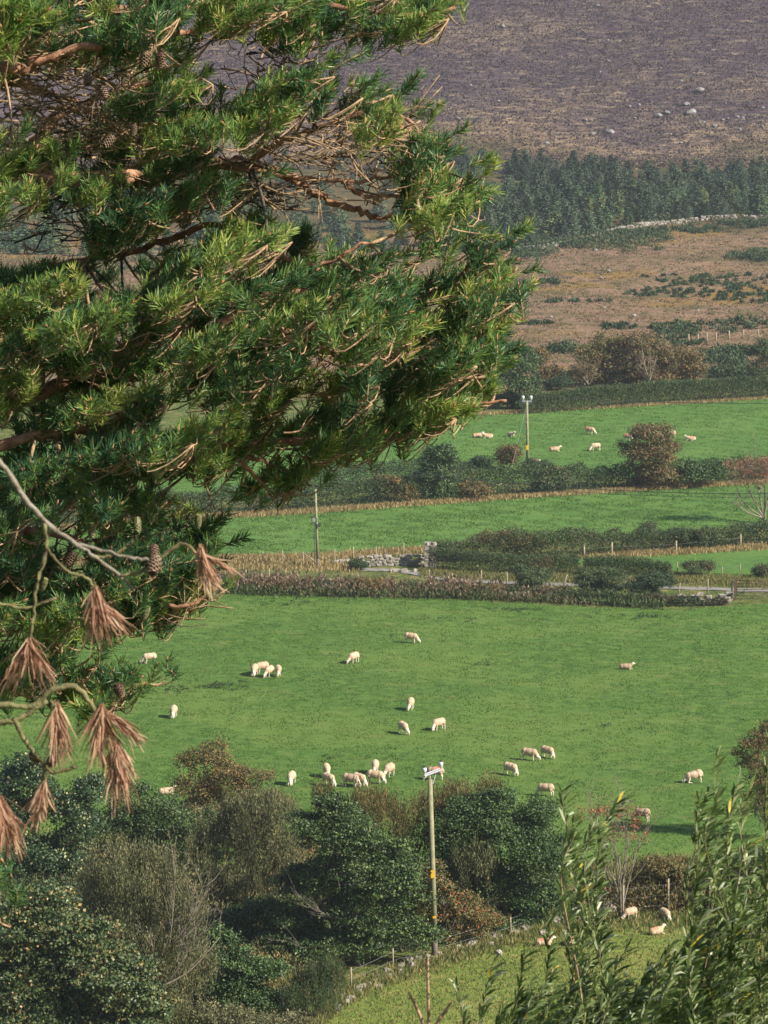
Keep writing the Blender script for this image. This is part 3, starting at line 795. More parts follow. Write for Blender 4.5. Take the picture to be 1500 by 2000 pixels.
# ---- middle distance
T('ash_tree', 'bushy dark green tree in the far hedge beside a bare tree', 'tree', (850, 978),
  [(850, 930, 36, 34), (865, 888, 24, 16), (840, 900, 20, 20)], 'dkgreen', 260, 30, .2, .14, .28, 'round', .13, seed=30)
rb = empty('bare_tree', at(880, 975)); tag(rb, 'bare pale branched tree standing in the hedge left of centre', 'tree'); bl = np.array(rb.location); Y0 = bl[1]
gq = Geo(); gq.tube([(0, 0, -.1), (.1, 0, 1.6), (.05, 0, 2.6)], [.13, .1, .08], 7); gq.build('trunk', M['paletwig'], rb, True)
pale_branches(rb, (.05, 0, 1.6), [pt(868, 905, Y0) - bl, pt(893, 905, Y0) - bl, pt(882, 895, Y0 + .5) - bl, pt(860, 925, Y0 - .5) - bl], 'paletwig', .06, 9, 6)
T('rowan_tree', 'rusty brown rowan rising from the far hedge in front of sheep', 'tree', (1278, 955),
  [(1270, 855, 44, 22), (1242, 882, 28, 18), (1302, 878, 24, 22), (1272, 895, 48, 24), (1282, 925, 38, 22)], 'rowan', 380, 30, .2, .14, .34, 'round', .12, bark='paletwig', seed=31, twigs=20, inner=.6)
T('rowan_tree', 'rowan with orange red berries and white trunk cut by the right edge', 'tree', (1492, 1022),
  [(1462, 912, 40, 18), (1500, 915, 40, 20), (1480, 935, 50, 12)], 'redleaf', 90, 24, .15, .10, .3, 'round', .09, bark='paletwig', seed=32, twigs=60, stems=2, berry=12, inner=.7, skirt=False)
r = [o for o in C.objects if o.name.startswith('rowan_tree')][-1]; bl = np.array(r.location); Y0 = bl[1]
pale_branches(r, (0, 0, .5), [pt(1430, 935, Y0) - bl, pt(1450, 915, Y0) - bl, pt(1480, 905, Y0 + .6) - bl, pt(1510, 910, Y0) - bl, pt(1440, 985, Y0 - .6) - bl], 'paletwig', .10, 9, 7)
T('thorn_bush', 'small browned bush by the far pole', 'bush', (990, 918), [(990, 888, 24, 18), (992, 902, 18, 12)], 'autumn', 90, 26, .18, .12, .25, 'round', .06, seed=33)
T('gorse_bush', 'dark gorse bush left of the small browned bush', 'bush', (945, 922), [(940, 908, 26, 14), (905, 915, 25, 11)], 'gorse', 120, 34, .18, .1, .22, 'round', .05, seed=34)
T('gorse_bush', 'dark gorse bush at the foot of the far pole', 'bush', (1045, 925), [(1050, 912, 24, 12)], 'gorse', 70, 34, .18, .1, .22, 'round', .05, seed=35)
T('oak_tree', 'round dark green tree just right of the pine, above the far field', 'tree', (1005, 798),
  [(1010, 715, 44, 38), (985, 745, 45, 38), (1020, 760, 34, 28), (990, 700, 34, 28)], 'dkgreen', 420, 34, .24, .17, .34, 'round', .2, seed=36)
T('sycamore_tree', 'yellowing green tree at the left of the brown tree group', 'tree', (1185, 752), [(1180, 690, 46, 32), (1150, 705, 28, 22), (1200, 715, 34, 26)], 'olive', 300, 30, .24, .17, .34, 'round', .15, bark='paletwig', seed=37, twigs=30)
T('thorn_tree', 'small reddish tree with pale forked stems in front of the brown group', 'tree', (1140, 757), [(1143, 720, 24, 14), (1125, 735, 16, 10)], 'rowan', 60, 22, .2, .14, .3, 'round', .1, bark='paletwig', seed=38, stems=3, twigs=40)
T('beech_tree', 'largest rusty brown tree in the middle of the group', 'tree', (1265, 752), [(1262, 690, 50, 36), (1240, 672, 38, 18), (1290, 705, 34, 30), (1230, 715, 36, 26)], 'rowan', 430, 30, .24, .17, .34, 'round', .16, bark='paletwig', seed=39, twigs=50)
r = [o for o in C.objects if o.name == 'beech_tree'][0]; bl = np.array(r.location); Y0 = bl[1]
pale_branches(r, pt(1268, 745, Y0 - 3.0) - bl, [pt(1255, 690, Y0 - 3.6) - bl, pt(1282, 695, Y0 - 3.6) - bl, pt(1270, 705, Y0 - 4) - bl, pt(1240, 705, Y0 - 3) - bl], 'paletwig', .12, 12, 5)
r = [o for o in C.objects if o.name == 'sycamore_tree'][0]; bl = np.array(r.location); Y0 = bl[1]
pale_branches(r, pt(1150, 752, Y0 - 2.5) - bl, [pt(1128, 722, Y0 - 3.) - bl, pt(1165, 718, Y0 - 3.) - bl, pt(1140, 712, Y0 - 3) - bl], 'paletwig', .09, 13, 5)
T('beech_tree', 'brown tree at the right end of the group', 'tree', (1330, 750), [(1325, 705, 40, 26), (1350, 722, 26, 18), (1310, 725, 26, 18)], 'autumn', 230, 30, .24, .17, .34, 'round', .14, seed=40)
T('thorn_tree', 'dark tree with bare pale limbs cut by the right edge above the hedge', 'tree', (1492, 750), [(1488, 690, 30, 26), (1500, 712, 34, 22)], 'hedge2', 160, 26, .22, .16, .34, 'round', .14, bark='paletwig', seed=41, twigs=60)
T('thorn_bush', 'purple brown bush between the round dark tree and the brown group', 'bush', (1058, 752), [(1052, 700, 22, 20), (1062, 728, 22, 16), (1085, 735, 16, 12)], 'autumn', 130, 26, .22, .15, .3, 'round', .08, seed=42)
T('gorse_bush', 'dark gorse mound in front of the reddish forked tree', 'bush', (1100, 762), [(1100, 748, 22, 10), (1085, 752, 18, 8)], 'gorse', 90, 34, .2, .1, .26, 'round', .05, seed=43)
T('thorn_bush', 'mound of dead brown gorse at the left of the overgrown hedge', 'bush', (765, 980), [(755, 945, 36, 16), (790, 958, 24, 14)], 'autumn', 150, 30, .2, .1, .26, 'round', .06, seed=61)
T('thorn_bush', 'tan dead gorse clump in the overgrown hedge left of the far pole', 'bush', (935, 976), [(930, 958, 24, 14)], 'autumn', 90, 30, .2, .1, .26, 'round', .06, seed=62)
T('ivy_bush', 'rounded ivy bush bulging from the overgrown hedge below the far pole', 'bush', (1085, 965), [(1082, 938, 34, 20), (1060, 948, 20, 14)], 'hedge2', 150, 32, .2, .14, .28, 'round', .07, seed=63)
T('ivy_bush', 'ivy bush rising above the overgrown hedge right of the rusty rowan', 'bush', (1365, 952), [(1360, 925, 36, 22), (1400, 925, 22, 18)], 'dkgreen', 150, 32, .2, .14, .28, 'round', .07, seed=64)
T('thorn_bush', 'brown bramble mound on the ragged olive hedge near the gate pillar', 'bush', (985, 1090), [(980, 1058, 46, 14), (1030, 1062, 30, 12)], 'autumn', 150, 32, .16, .09, .22, 'round', .05, seed=65)
T('ivy_bush', 'green ivy swelling at the middle of the ragged olive hedge', 'bush', (1340, 1072), [(1335, 1048, 40, 14), (1380, 1046, 26, 12)], 'hedge', 150, 32, .16, .09, .22, 'round', .05, seed=66)
for i_, (px_, py_, w_, h_, m_) in enumerate([(470, 1150, 34, 15, 'hedge2'), (545, 1156, 26, 12, 'autumn'), (640, 1158, 30, 12, 'gorse'), (725, 1160, 30, 16, 'autumn'), (800, 1160, 26, 12, 'hedge2'), (880, 1164, 34, 13, 'hedge2'), (960, 1167, 30, 11, 'autumn')]):
    T('bramble_bush', ['leftmost dark bramble clump in the weeds under the lane', 'russet bramble clump in the weeds left of the middle pole', 'dark gorse clump in the weeds just right of the middle pole', 'tall russet clump in the weeds below the dry stone wall', 'green bramble clump in the weeds below the stone gate pillar', 'wide green bramble clump right of the stone gate pillar', 'russet clump in the weeds left of the leftmost round bush'][i_], 'bush', (px_, py_), [(px_, py_ - h_ * .7, w_, h_)], m_, 110, 32, .14, .09, .2, 'round', .04, seed=70 + i_)
T('round_bush', 'round clipped bush on the lane side, leftmost of three', 'bush', (1035, 1158), [(1036, 1126, 32, 19), (1036, 1142, 24, 13)], 'hedge', 190, 36, .14, .08, .18, 'round', .05, seed=44)
T('round_bush', 'widest round bush on the lane side, middle of three', 'bush', (1175, 1168), [(1155, 1134, 33, 20), (1200, 1131, 32, 18), (1175, 1150, 42, 15)], 'hedge', 300, 36, .14, .08, .18, 'round', .05, seed=45)
T('round_bush', 'darkest round bush on the lane side, rightmost of three', 'bush', (1270, 1172), [(1280, 1138, 40, 20), (1258, 1152, 32, 17)], 'gorse', 240, 36, .14, .08, .18, 'round', .05, seed=46)
T('round_bush', 'small bush poking above the hedge in the middle field corner', 'bush', (1266, 1055), [(1267, 1035, 18, 12)], 'hedge', 60, 34, .15, .09, .2, 'round', .05, seed=47)
T('gorse_bush', 'small bush in front of the gateway wall', 'bush', (705, 1114), [(702, 1105, 15, 8)], 'gorse', 60, 34, .13, .08, .15, 'round', .04, seed=48)
T('gorse_bush', 'dark bush at the left of the metal gate', 'bush', (1370, 1122), [(1365, 1108, 32, 9)], 'hedge2', 90, 34, .15, .09, .2, 'round', .04, seed=49)
T('gorse_bush', 'small bush behind the metal gate', 'bush', (1488, 1130), [(1488, 1116, 16, 12)], 'hedge2', 60, 34, .15, .09, .2, 'round', .04, seed=50)

H = hedge_px
H('hedge', 'long dense hedge along the top of the farthest sheep field', [(1020, 808), (1130, 800), (1300, 788), (1500, 776), (1640, 766)], [2.2, 2.6, 2.7, 2.6, 2.4], 2.2, 'hedge', 34000, .22, .12, 51, 'upright', .1)
H('hedge', 'overgrown hedge with brown gorse below the farthest sheep field', [(0, 1035), (300, 1008), (560, 996), (700, 985), (900, 972), (1160, 956), (1420, 942), (1640, 930)], [2.4, 2.2, 2.2, 2.6, 2.7, 2.5, 2.3, 2.2], 3.0, 'hedge', 52000, .22, .13, 52, 'round', .32)
H('hedge', 'low gorse hedge behind the overgrown one, on its upper side', [(560, 965), (700, 950), (820, 942), (900, 935)], [2.2, 2.6, 2.4, 1.8], 2.5, 'gorse', 12000, .2, .1, 53, 'round', .3)
H('hedge', 'ragged olive hedge crossing from the stone gate pillar to the right edge', [(845, 1092), (960, 1092), (1130, 1086), (1300, 1072), (1500, 1060), (1640, 1050)], [1.6, 2.5, 2.0, 1.7, 1.8, 1.9], 2.6, 'hedge2', 34000, .17, .1, 54, 'round', .3)
H('hedge', 'dark trimmed hedge right beside the stone gate pillar', [(838, 1113), (900, 1117), (1000, 1120), (1130, 1120)], [2.0, 1.9, 1.6, 1.5], 1.6, 'hedge', 15000, .14, .08, 55, 'round', .08)
H('hedge', 'shorter dark hedge behind the three round bushes', [(1140, 1122), (1210, 1124), (1310, 1128)], [1.5, 1.7, 1.2], 1.6, 'hedge', 9000, .14, .08, 56, 'round', .15)
H('hedge', 'low tangle of gorse and brambles along the foot of the round bushes', [(930, 1164), (1050, 1170), (1200, 1180), (1320, 1182), (1420, 1180)], [.6, .9, 1.1, .7, .5], 1.6, 'hedge2', 12000, .16, .1, 57, 'round', .4)

# gorse thickets on the heath and bracken (nobody could count them)
P = []
def thicket(cx, cy, rx, ry, n, h=.9):
    rg = np.random.default_rng(int(cx * 7 + cy))
    for _ in range(n):
        a = rg.uniform(0, 6.283); k = rg.random() ** .6 * (1 + .3 * math.sin(a * 3 + cx))
        b = at(cx + math.cos(a) * k * rx, cy + math.sin(a) * k * ry)
        m_ = 46; hh_ = h * rg.uniform(.6, 1.3); rr_ = hh_ * rg.uniform(.9, 1.5)
        d = unit(rg.normal(size=(m_, 3))); d[:, 2] = np.abs(d[:, 2])
        P.append(b + d * np.array([rr_, rr_, hh_]) * rg.uniform(.7, 1, (m_, 1)))
for a in [(1120, 470, 110, 16, 150, 1.1), (1230, 462, 90, 10, 80), (1040, 497, 40, 10, 40, 1.2), (1350, 450, 70, 6, 40, .7), (1460, 440, 60, 6, 40, .8),
          (1475, 503, 45, 10, 60), (1385, 552, 120, 18, 90, .38), (1450, 578, 80, 14, 50, .35), (1300, 572, 80, 11, 36, .32), (1060, 552, 40, 4, 16, .5),
          (1340, 648, 85, 14, 54, .7), (1450, 633, 70, 9, 22, .5), (1400, 705, 60, 12, 80, 1.0), (1450, 690, 50, 6, 30), (1105, 686, 38, 7, 34, .8), (1330, 672, 50, 4, 20, .5),
          (1190, 738, 140, 6, 50, 1.0), (1420, 735, 80, 6, 50, 1.2), (1050, 632, 40, 3, 14, .4), (1200, 640, 60, 4, 14, .4), (1120, 590, 60, 3, 12, .4),
          (60, 470, 90, 18, 60), (300, 520, 120, 20, 60), (640, 470, 90, 14, 60)]:
    thicket(*a)
P = np.concatenate(P); n = len(P)
V, F = leaf_arrays(P, rng.normal(size=(n, 3)) + np.array([0, 0, .8]), rng.uniform(.3, .6, n), rng.uniform(.15, .3, n))
tag(link('gorse_thicket', np_mesh('gorse_thicket', V, F, rng.random(n)), None, [M['gorse']]), 'dark green gorse thickets scattered over the brown heath below the wood', 'gorse', kind='stuff')

P = []
for _ in range(26): thicket(rng.uniform(880, 1560), rng.uniform(345, 440), 60, 9, 16, .9)
for a in [(1180, 480, 120, 14, 70, 1.0), (1300, 380, 150, 10, 60, 1.2), (1100, 440, 120, 18, 90, 1.1)]: thicket(*a)
P = np.concatenate(P); n = len(P)
V, F = leaf_arrays(P, rng.normal(size=(n, 3)) + np.array([0, 0, .8]), rng.uniform(.3, .6, n), rng.uniform(.15, .3, n))
tag(link('wood_scrub', np_mesh('wood_scrub', V, F, rng.random(n)), None, [M['hedge2']]), 'olive scrub and bramble filling the gaps in the wood', 'scrub', kind='stuff')

# heather tufts over the hillside
x = rng.uniform(-75, 130, 180000); y = rng.uniform(815, 1035, 180000)
st = smoothnoise(x * .22, y, 3.2, 31) + .8 * smoothnoise(x * .3, y, 1.5, 32) + .7 * smoothnoise(x, y, 22, 33) + np.interp(y, [815, 850, 885, 920, 1035], [.5, .3, .1, -.08, -.12])
x2 = rng.random(len(x)) < .75; x, y, st = x[x2], y[x2], st[x2]; n = len(x)
D = np.column_stack([rng.normal(0, .7, n), rng.normal(0, .7, n) - .3, np.ones(n) * .8])
V, F = leaf_arrays(np.column_stack([x, y, Z(x, y) - .1]), D, rng.uniform(.3, .65, n), rng.uniform(.25, .6, n))
hv = np.where(st > .80 + rng.normal(0, .14, n), rng.uniform(.6, 1, n), np.clip(rng.normal(.28, .17, n), 0, .6))
tag(link('heather', np_mesh('heather', V, F, hv), None, [M['heathertuft']]), 'purple brown heather covering the open hillside above the wood', 'heather', kind='stuff')

# undergrowth below the near trees
P = []
for a in [(300, 1760, 260, 40, 130, 1.1), (430, 1880, 110, 90, 120, 1.2), (180, 1900, 180, 90, 100, 1.2), (560, 1840, 80, 60, 60, 1.), (760, 1830, 90, 30, 60, .8), (960, 1790, 120, 18, 70, .8), (560, 1730, 250, 20, 90, 1.0), (60, 1760, 90, 60, 60, 1.2), (880, 1730, 200, 16, 80, 1.0), (1300, 1760, 150, 14, 70, .9), (480, 2020, 90, 30, 40, .9)]: thicket(*a)
P = np.concatenate([p + 0 * p for p in P]); P = np.concatenate([P + rng.normal(0, .12, P.shape) for _ in range(3)]); n = len(P)
V, F = leaf_arrays(P, rng.normal(size=(n, 3)) + np.array([0, 0, .5]), rng.uniform(.12, .24, n), rng.uniform(.07, .14, n))
tag(link('undergrowth', np_mesh('undergrowth', V, F, rng.random(n)), None, [M['hedge2']]), 'dark bramble and ivy undergrowth beneath the near belt of trees', 'undergrowth', kind='stuff')
P = []
for a in [(200, 1690, 180, 24, 80, 1.6), (430, 1800, 120, 40, 90, 2.0), (560, 1740, 60, 30, 60, 2.0), (640, 1690, 60, 20, 50, 1.6), (330, 1930, 70, 60, 50, 1.8), (480, 1930, 70, 40, 50, 1.5), (860, 1770, 60, 24, 50, 1.6), (1250, 1770, 90, 14, 60, 1.6), (1420, 1760, 90, 14, 60, 1.6)]: thicket(*a)
P = np.concatenate(P); P = np.concatenate([P + rng.normal(0, .2, P.shape) for _ in range(3)]); n = len(P)
V, F = leaf_arrays(P, rng.normal(size=(n, 3)) * .6 + np.array([0, 0, 1]), rng.uniform(.14, .26, n), rng.uniform(.05, .11, n))
tag(link('undergrowth', np_mesh('undergrowth', V, F, rng.random(n)), None, [M['olive']]), 'olive and tawny scrub tangled between the near trees', 'undergrowth', kind='stuff')

# ---- conifer plantation
def conifer_mesh(seed, h):
    rg = np.random.default_rng(seed); P = []; D = []; fat = [.24, .30, .36, .42, .28, .34][seed % 6]; pw_ = [.9, .8, .6, .5, .9, .7][seed % 6]
    k = 0
    for z in np.linspace(.04, .97, 30):
        rad = (1 - z) ** pw_ * h * fat * rg.uniform(.75, 1.15) + .08
        for j in range(int(5 + 9 * (1 - z))):
            a = rg.uniform(0, 6.283); m_ = 5
            for i in range(m_):
                f = (i + 1) / m_
                P.append((math.cos(a) * rad * f, math.sin(a) * rad * f, z * h - .18 * rad * f + rg.normal(0, .05)))
                D.append((math.cos(a + rg.normal(0, .6)), math.sin(a + rg.normal(0, .6)), rg.normal(-.1, .35)))
    n = len(P); P = np.array(P); D = np.array(D)
    V, F = leaf_arrays(P, D, rg.uniform(.35, .7, n), rg.uniform(.16, .34, n), rg, twist=np.column_stack([P[:, :2] * 1.3, np.ones(n) * .8]) + rg.normal(0, .35, (n, 3)))
    g_ = Geo(); g_.tube([(0, 0, -.2), (0, 0, h * .95)], [.11, .02], 5)
    nv = len(V); V = np.concatenate([V, np.array(g_.v)]); tf = [f for f in g_.f if len(f) == 4]
    F = np.concatenate([F, np.array(tf) + nv]); mi = [0] * n + [1] * len(tf)
    me = np_mesh('conifer', V, F, np.concatenate([rg.random(n), np.zeros(len(tf))]), matidx=mi)
    me.materials.append(M['conifer']); me.materials.append(M['bark'])
    return me
cm = [conifer_mesh(60 + i, 6.0) for i in range(6)]
FOR = [(-40, 440), (-40, 360), (420, 340), (880, 322), (960, 318), (1060, 330), (1180, 338), (1290, 356), (1340, 350), (1420, 344), (1560, 342), (1560, 418), (1400, 424), (1230, 440), (1110, 470), (1010, 486), (880, 496), (400, 500), (-40, 500)]
FORn = np.array(FOR, float)
rg = np.random.default_rng(99)
pts_ = []; tries = 0
while len(pts_) < 500 and tries < 60000:
    tries += 1
    right = rg.random() < .84
    px = rg.uniform(870, 1560) if right else rg.uniform(-40, 870); py = rg.uniform(316, 500)
    if not inpoly(np.array([px]), np.array([py]), FOR)[0]: continue
    if 905 < px < 1030 and 352 < py < 388: continue
    if 1240 < px < 1420 and 378 < py < 392 and rg.random() < .6: continue
    b = at(px, py)
    dm = 1.15 if right else 2.6
    if any((b[0] - q[0]) ** 2 + ((b[1] - q[1]) * .35) ** 2 < dm * dm for q in pts_): continue
    pts_.append(b)
order = sorted(range(len(pts_)), key=lambda i: pts_[i][1]); xv = []; xf = []; xr = []; off_ = 0
for i_ in order[298:]:
    b = pts_[i_]; me_ = cm[i_ % 6]; co = np.empty(len(me_.vertices) * 3, np.float32); me_.vertices.foreach_get('co', co); co = co.reshape(-1, 3)
    fi = np.empty(len(me_.loops), np.int32); me_.loops.foreach_get('vertex_index', fi); fi = fi.reshape(-1, 4)
    s = rg.uniform(.45, .85); a_ = rg.uniform(0, 6.28); rt = np.array([[math.cos(a_), -math.sin(a_), 0], [math.sin(a_), math.cos(a_), 0], [0, 0, 1]])
    xv.append(co @ rt.T * s * np.array([1.15, 1.15, 1]) + b); xf.append(fi + off_); off_ += len(co); xr.append(np.clip(rg.normal(.5, .25, len(fi)) + rg.normal(0, .25), 0, 1))
if xv: tag(link('conifer_wood', np_mesh('conifer_wood', np.concatenate(xv), np.concatenate(xf), np.concatenate(xr)), None, [M['conifer']]), 'remaining conifers packed in the upper rows of the wood', 'conifers', kind='stuff')
pts_ = [pts_[i] for i in order[:298]]
for i, b in enumerate(pts_):
    o = bpy.data.objects.new('conifer', cm[i % 6]); C.objects.link(o)
    o.location = tuple(b); s = rg.uniform(.45, .88) * (1.08 if b[0] < 35 else .95)
    wd_ = s * rg.uniform(1.0, 1.4)
    o.scale = (wd_, wd_, s); o.rotation_euler = (rg.normal(0, .03), rg.normal(0, .03), rg.uniform(0, 6.28))
    tag(o, 'dark green conifer in the wood below the heather hillside', 'conifer', 'conifers of the wood below the heather hillside')

# ---- boulders on the hill
def rock_mesh(seed, name='boulder', mat='boulder'):
    bm = bmesh.new(); bmesh.ops.create_icosphere(bm, subdivisions=2, radius=1)
    for v in bm.verts:
        d = v.co.normalized(); f = 1 + .35 * mnoise.noise(d * 1.3 + Vector((seed, 0, 0))) + .12 * mnoise.noise(d * 3.4 + Vector((0, seed, 0)))
        v.co = Vector((d.x * f, d.y * f * .8, d.z * f * .55))
    me = bpy.data.meshes.new(name); bm.to_mesh(me); bm.free(); me.materials.append(M[mat]); return me
rm = [rock_mesh(i * 3.7) for i in range(5)]
big = [(1286, 228, 1.0, 'rounded pale boulder, left one of the pair on the hillside'), (1302, 222, .9, 'tilted pale boulder, right one of the pair on the hillside'),
       (1340, 205, .8, 'dark grey boulder above the scattered stones on the hillside'), (1350, 222, 1.3, 'broad flat boulder below the dark grey one'),
       (1368, 178, 1.1, 'smooth half buried boulder high above the pair of pale ones'), (1192, 260, 1.1, 'boulder on the tan grass just above the wood'),
       (1157, 263, .7, 'small leaning boulder left of the one above the wood'), (1144, 236, .6, 'pale boulder left of the pair, low in the heather'),
       (1167, 12, .7, 'white boulder near the top edge of the hillside'), (982, 53, .6, 'pale boulder high on the left of the hillside'), (1068, 282, .7, 'dark boulder touching the top of the wood')]
small = [(1230, 209, .5), (1248, 206, .55), (1281, 45, .5), (1188, 80, .4), (1172, 142, .4), (1188, 120, .4), (1100, 186, .4), (974, 199, .45), (919, 168, .4), (1330, 160, .45), (1290, 135, .4),
         (1395, 248, .6), (1412, 236, .5), (1422, 233, .4), (1440, 230, .6), (1451, 232, .5), (1475, 231, .4), (1445, 254, .6), (1489, 248, .4), (1375, 240, .4), (1366, 240, .35), (1240, 232, .4), (1155, 236, .4),
         (803, 180, .5), (896, 233, .5), (955, 260, .4), (1310, 264, .4), (840, 250, .4), (1089, 262, .35), (1330, 280, .4), (1490, 212, .4), (1420, 60, .35), (1237, 300, .4), (1340, 60, .35)]
for i, a in enumerate(big + [(*s_, None) for s_ in small]):
    px, py, s, lb = a; b = at(px, py); o = bpy.data.objects.new('boulder', rm[i % 5]); C.objects.link(o)
    o.location = (b[0], b[1], b[2] + s * .18 + .12); o.scale = (s * 1.0, s, s * random.uniform(.9, 1.3)); o.rotation_euler = (0, random.uniform(-.2, .2), random.uniform(0, 6))
    tag(o, lb or 'small pale stone scattered on the heather hillside', 'boulder', 'boulders on the heather hillside')
for i, (px, py, s) in enumerate([(1049, 630, .5), (1076, 621, .3), (1180, 603, .25), (1238, 619, .4), (1274, 639, .35), (1189, 531, .35), (1173, 544, .3), (1310, 538, .35), (1363, 609, .25), (1163, 491, .4)]):
    b = at(px, py); o = bpy.data.objects.new('boulder', rm[i % 5]); C.objects.link(o)
    o.location = (b[0], b[1], b[2] + s * .3 + .1); o.scale = (s, s, s * 1.2)
    tag(o, 'small pale stone lying on the brown heath below the wood', 'boulder', 'stones on the brown heath')
# ------------------------------------------------------------------ walls, posts, gate
def stone_wall(name, label, line, h, size, n, wdt=.5, mat='stone', tumble=.3, seed=1, cat='wall', jit=.2):
    random.seed(seed)
    Ln = np.array(curve([at(*p)[:2] for p in line], 80)); seg = np.linalg.norm(np.diff(Ln, axis=0), axis=1); cum = np.concatenate([[0], np.cumsum(seg)])
    o = np.array([*Ln[40], float(Z(*Ln[40]))]); g_ = Geo()
    tot = cum[-1]; rows = max(1, round(h / (size * .62)))
    for r_ in range(rows):
        s = random.uniform(0, size)
        while s < tot:
            l = size * random.uniform(.6, 1.5)
            x = np.interp(s, cum, Ln[:, 0]); y = np.interp(s, cum, Ln[:, 1])
            if random.random() > tumble * (r_ + 1) / rows:
                hz = h / rows
                g_.box((x - o[0], y - o[1] + random.uniform(-.08, .08), float(Z(x, y)) - o[2] + hz * (r_ + .5) + random.uniform(-.03, .03)),
                       (l * .95, wdt * random.uniform(.8, 1.1), hz * random.uniform(.85, 1.25)), random.uniform(-.3, .3), 0, jit)
            s += l
    w_ = g_.build(name, M[mat], None); w_.location = tuple(o); 
    bv = w_.modifiers.new('bevel', 'BEVEL'); bv.width = .07; bv.segments = 2
    tag(w_, label, cat); return w_

stone_wall('stone_wall', 'dry stone wall running up to the stone gate pillar', [(700, 1108), (760, 1105), (828, 1104)], 1.0, .42, 0, .5, seed=2, tumble=.25)
stone_wall('stone_wall', 'low broken stones left of the dry stone wall', [(640, 1103), (700, 1102)], .45, .5, 0, .5, seed=3, tumble=.5)
stone_wall('stone_wall', 'low kerb of pale stones beside the lane below the gate pillar', [(762, 1117), (826, 1117)], .3, .5, 0, .4, seed=4, tumble=.1)
stone_wall('stone_wall', 'tumbled stones heaped beside the metal gate post', [(1318, 1178), (1370, 1180), (1430, 1180)], 1.0, .42, 0, .7, seed=5, tumble=.85, jit=.33)
stone_wall('stone_wall', 'long far dry stone wall along the bottom of the wood', [(1010, 492), (1070, 484), (1150, 468), (1232, 447), (1320, 437), (1410, 428), (1560, 424)], .75, .6, 0, .7, seed=6, tumble=.35)
stone_wall('stone_wall', 'ruined field wall along the top of the near field', [(660, 1972), (720, 1925), (790, 1893), (850, 1872), (930, 1845), (1010, 1822), (1110, 1795), (1190, 1782)], .36, .36, 0, .9, seed=7, tumble=1.0, jit=.34)

# stone gate pillar
pb = at(840, 1108); g_ = Geo(); random.seed(9)
for r_ in range(9):
    for sx in (-1, 1):
        g_.box((sx * .24 + random.uniform(-.02, .02), random.uniform(-.03, .03), .11 + r_ * .225), (.5, .85, .225), random.uniform(-.06, .06), 0, .06)
for k in range(5): g_.box((-.42 + k * .21, random.uniform(-.1, .1), 2.12), (.2, .6, .26), random.uniform(-.2, .2), 0, .15)
p_ = g_.build('gate_pillar', M['stone']); p_.location = tuple(pb); tag(p_, 'square stone gate pillar at the end of the dry stone wall', 'pillar')

# heaps of stones near the tall pole
for i, (px, py, s) in enumerate([(785, 1893, .32), (797, 1880, .36), (806, 1892, .30), (818, 1878, .28), (756, 1902, .28), (783, 1902, .25), (836, 1874, .3), (670, 1950, .25), (687, 1952, .2), (626, 1985, .25), (917, 1838, .3), (960, 1848, .22), (974, 1865, .25), (740, 1929, .2), (1062, 1828, .3), (1118, 1790, .5), (1126, 1782, .4), (1165, 1785, .45), (1190, 1780, .5)]):
    b = at(px, py); o = bpy.data.objects.new('stone', rm[i % 5] if i < 0 else rock_mesh(i * 1.3 + 50, 'stone', 'stone')); C.objects.link(o)
    o.location = (b[0], b[1], b[2] + s * .35); o.scale = (s, s, s * 1.4); o.rotation_euler = (random.uniform(-.5, .5), random.uniform(-.5, .5), random.uniform(0, 6))
    tag(o, 'loose granite stone lying along the ruined field wall', 'stone', 'loose stones along the ruined field wall')

def post(g_, b, h, r=.055, lean=(0, 0), m=0):
    b = np.asarray(b, float); g_.tube([b + (0, 0, -.15), b + (lean[0] * .5, lean[1] * .5, h * .5), b + (lean[0], lean[1], h)], [r * 1.05, r, r * .95], 7, m)

def fence(label, posts, h=1.15, wires=3, mat='post', lean=.04, r=.055, leans=None, rails=0):
    B = [at(*p) for p in posts]; root = empty('fence', B[0]); tag(root, label, 'fence'); o = B[0]; rgf = random.Random(len(posts) + int(posts[0][0]))
    tops = []
    for i, b in enumerate(B):
        l = (leans or {}).get(i, (rgf.uniform(-lean, lean), 0)); g_ = Geo(); post(g_, b - o, h * rgf.uniform(.92, 1.08), r, l); g_.build('post', M[mat], root, True); tops.append((b - o, l))
    for w_ in range(wires):
        g_ = Geo(); f = (w_ + 1) / (wires + .4)
        for (a, la), (c, lc) in zip(tops, tops[1:]):
            p0 = a + np.array([la[0] * f, 0, h * f]); p1 = c + np.array([lc[0] * f, 0, h * f]); g_.tube([p0, (p0 + p1) / 2 - (0, 0, .02), p1], .006, 3)
        g_.build('wire', M['fencewire'], root)
    return root

fence('wire fence behind the dry stone wall, left of the gate pillar', [(513, 1104), (552, 1102), (653, 1102), (690, 1098), (734, 1095), (788, 1090)], 1.35, 2)
fence('post and wire fence between the weeds and the lane, with leaning posts', [(440, 1135), (480, 1140), (526, 1140), (630, 1148), (840, 1142), (887, 1148), (940, 1144), (990, 1144), (1098, 1150), (1222, 1152), (1324, 1166), (1382, 1160)], 1.25, 2,
      leans={8: (.42, 0), 10: (.18, 0), 5: (-.2, 0), 4: (-.1, 0)})
fence('row of pale posts in the ragged olive hedge', [(1141, 1090), (1195, 1088), (1320, 1082), (1446, 1070)], 1.25, 1, r=.09)
fence('thin posts at the edge of the small right hand field', [(1323, 1118), (1385, 1122), (1410, 1124), (1446, 1118)], .9, 1, r=.05)
fence('distant line of pale posts across the heath', [(1345, 672), (1363, 671), (1380, 669), (1398, 667), (1424, 664), (1452, 662), (1481, 660)], 1.3, 1, r=.11)
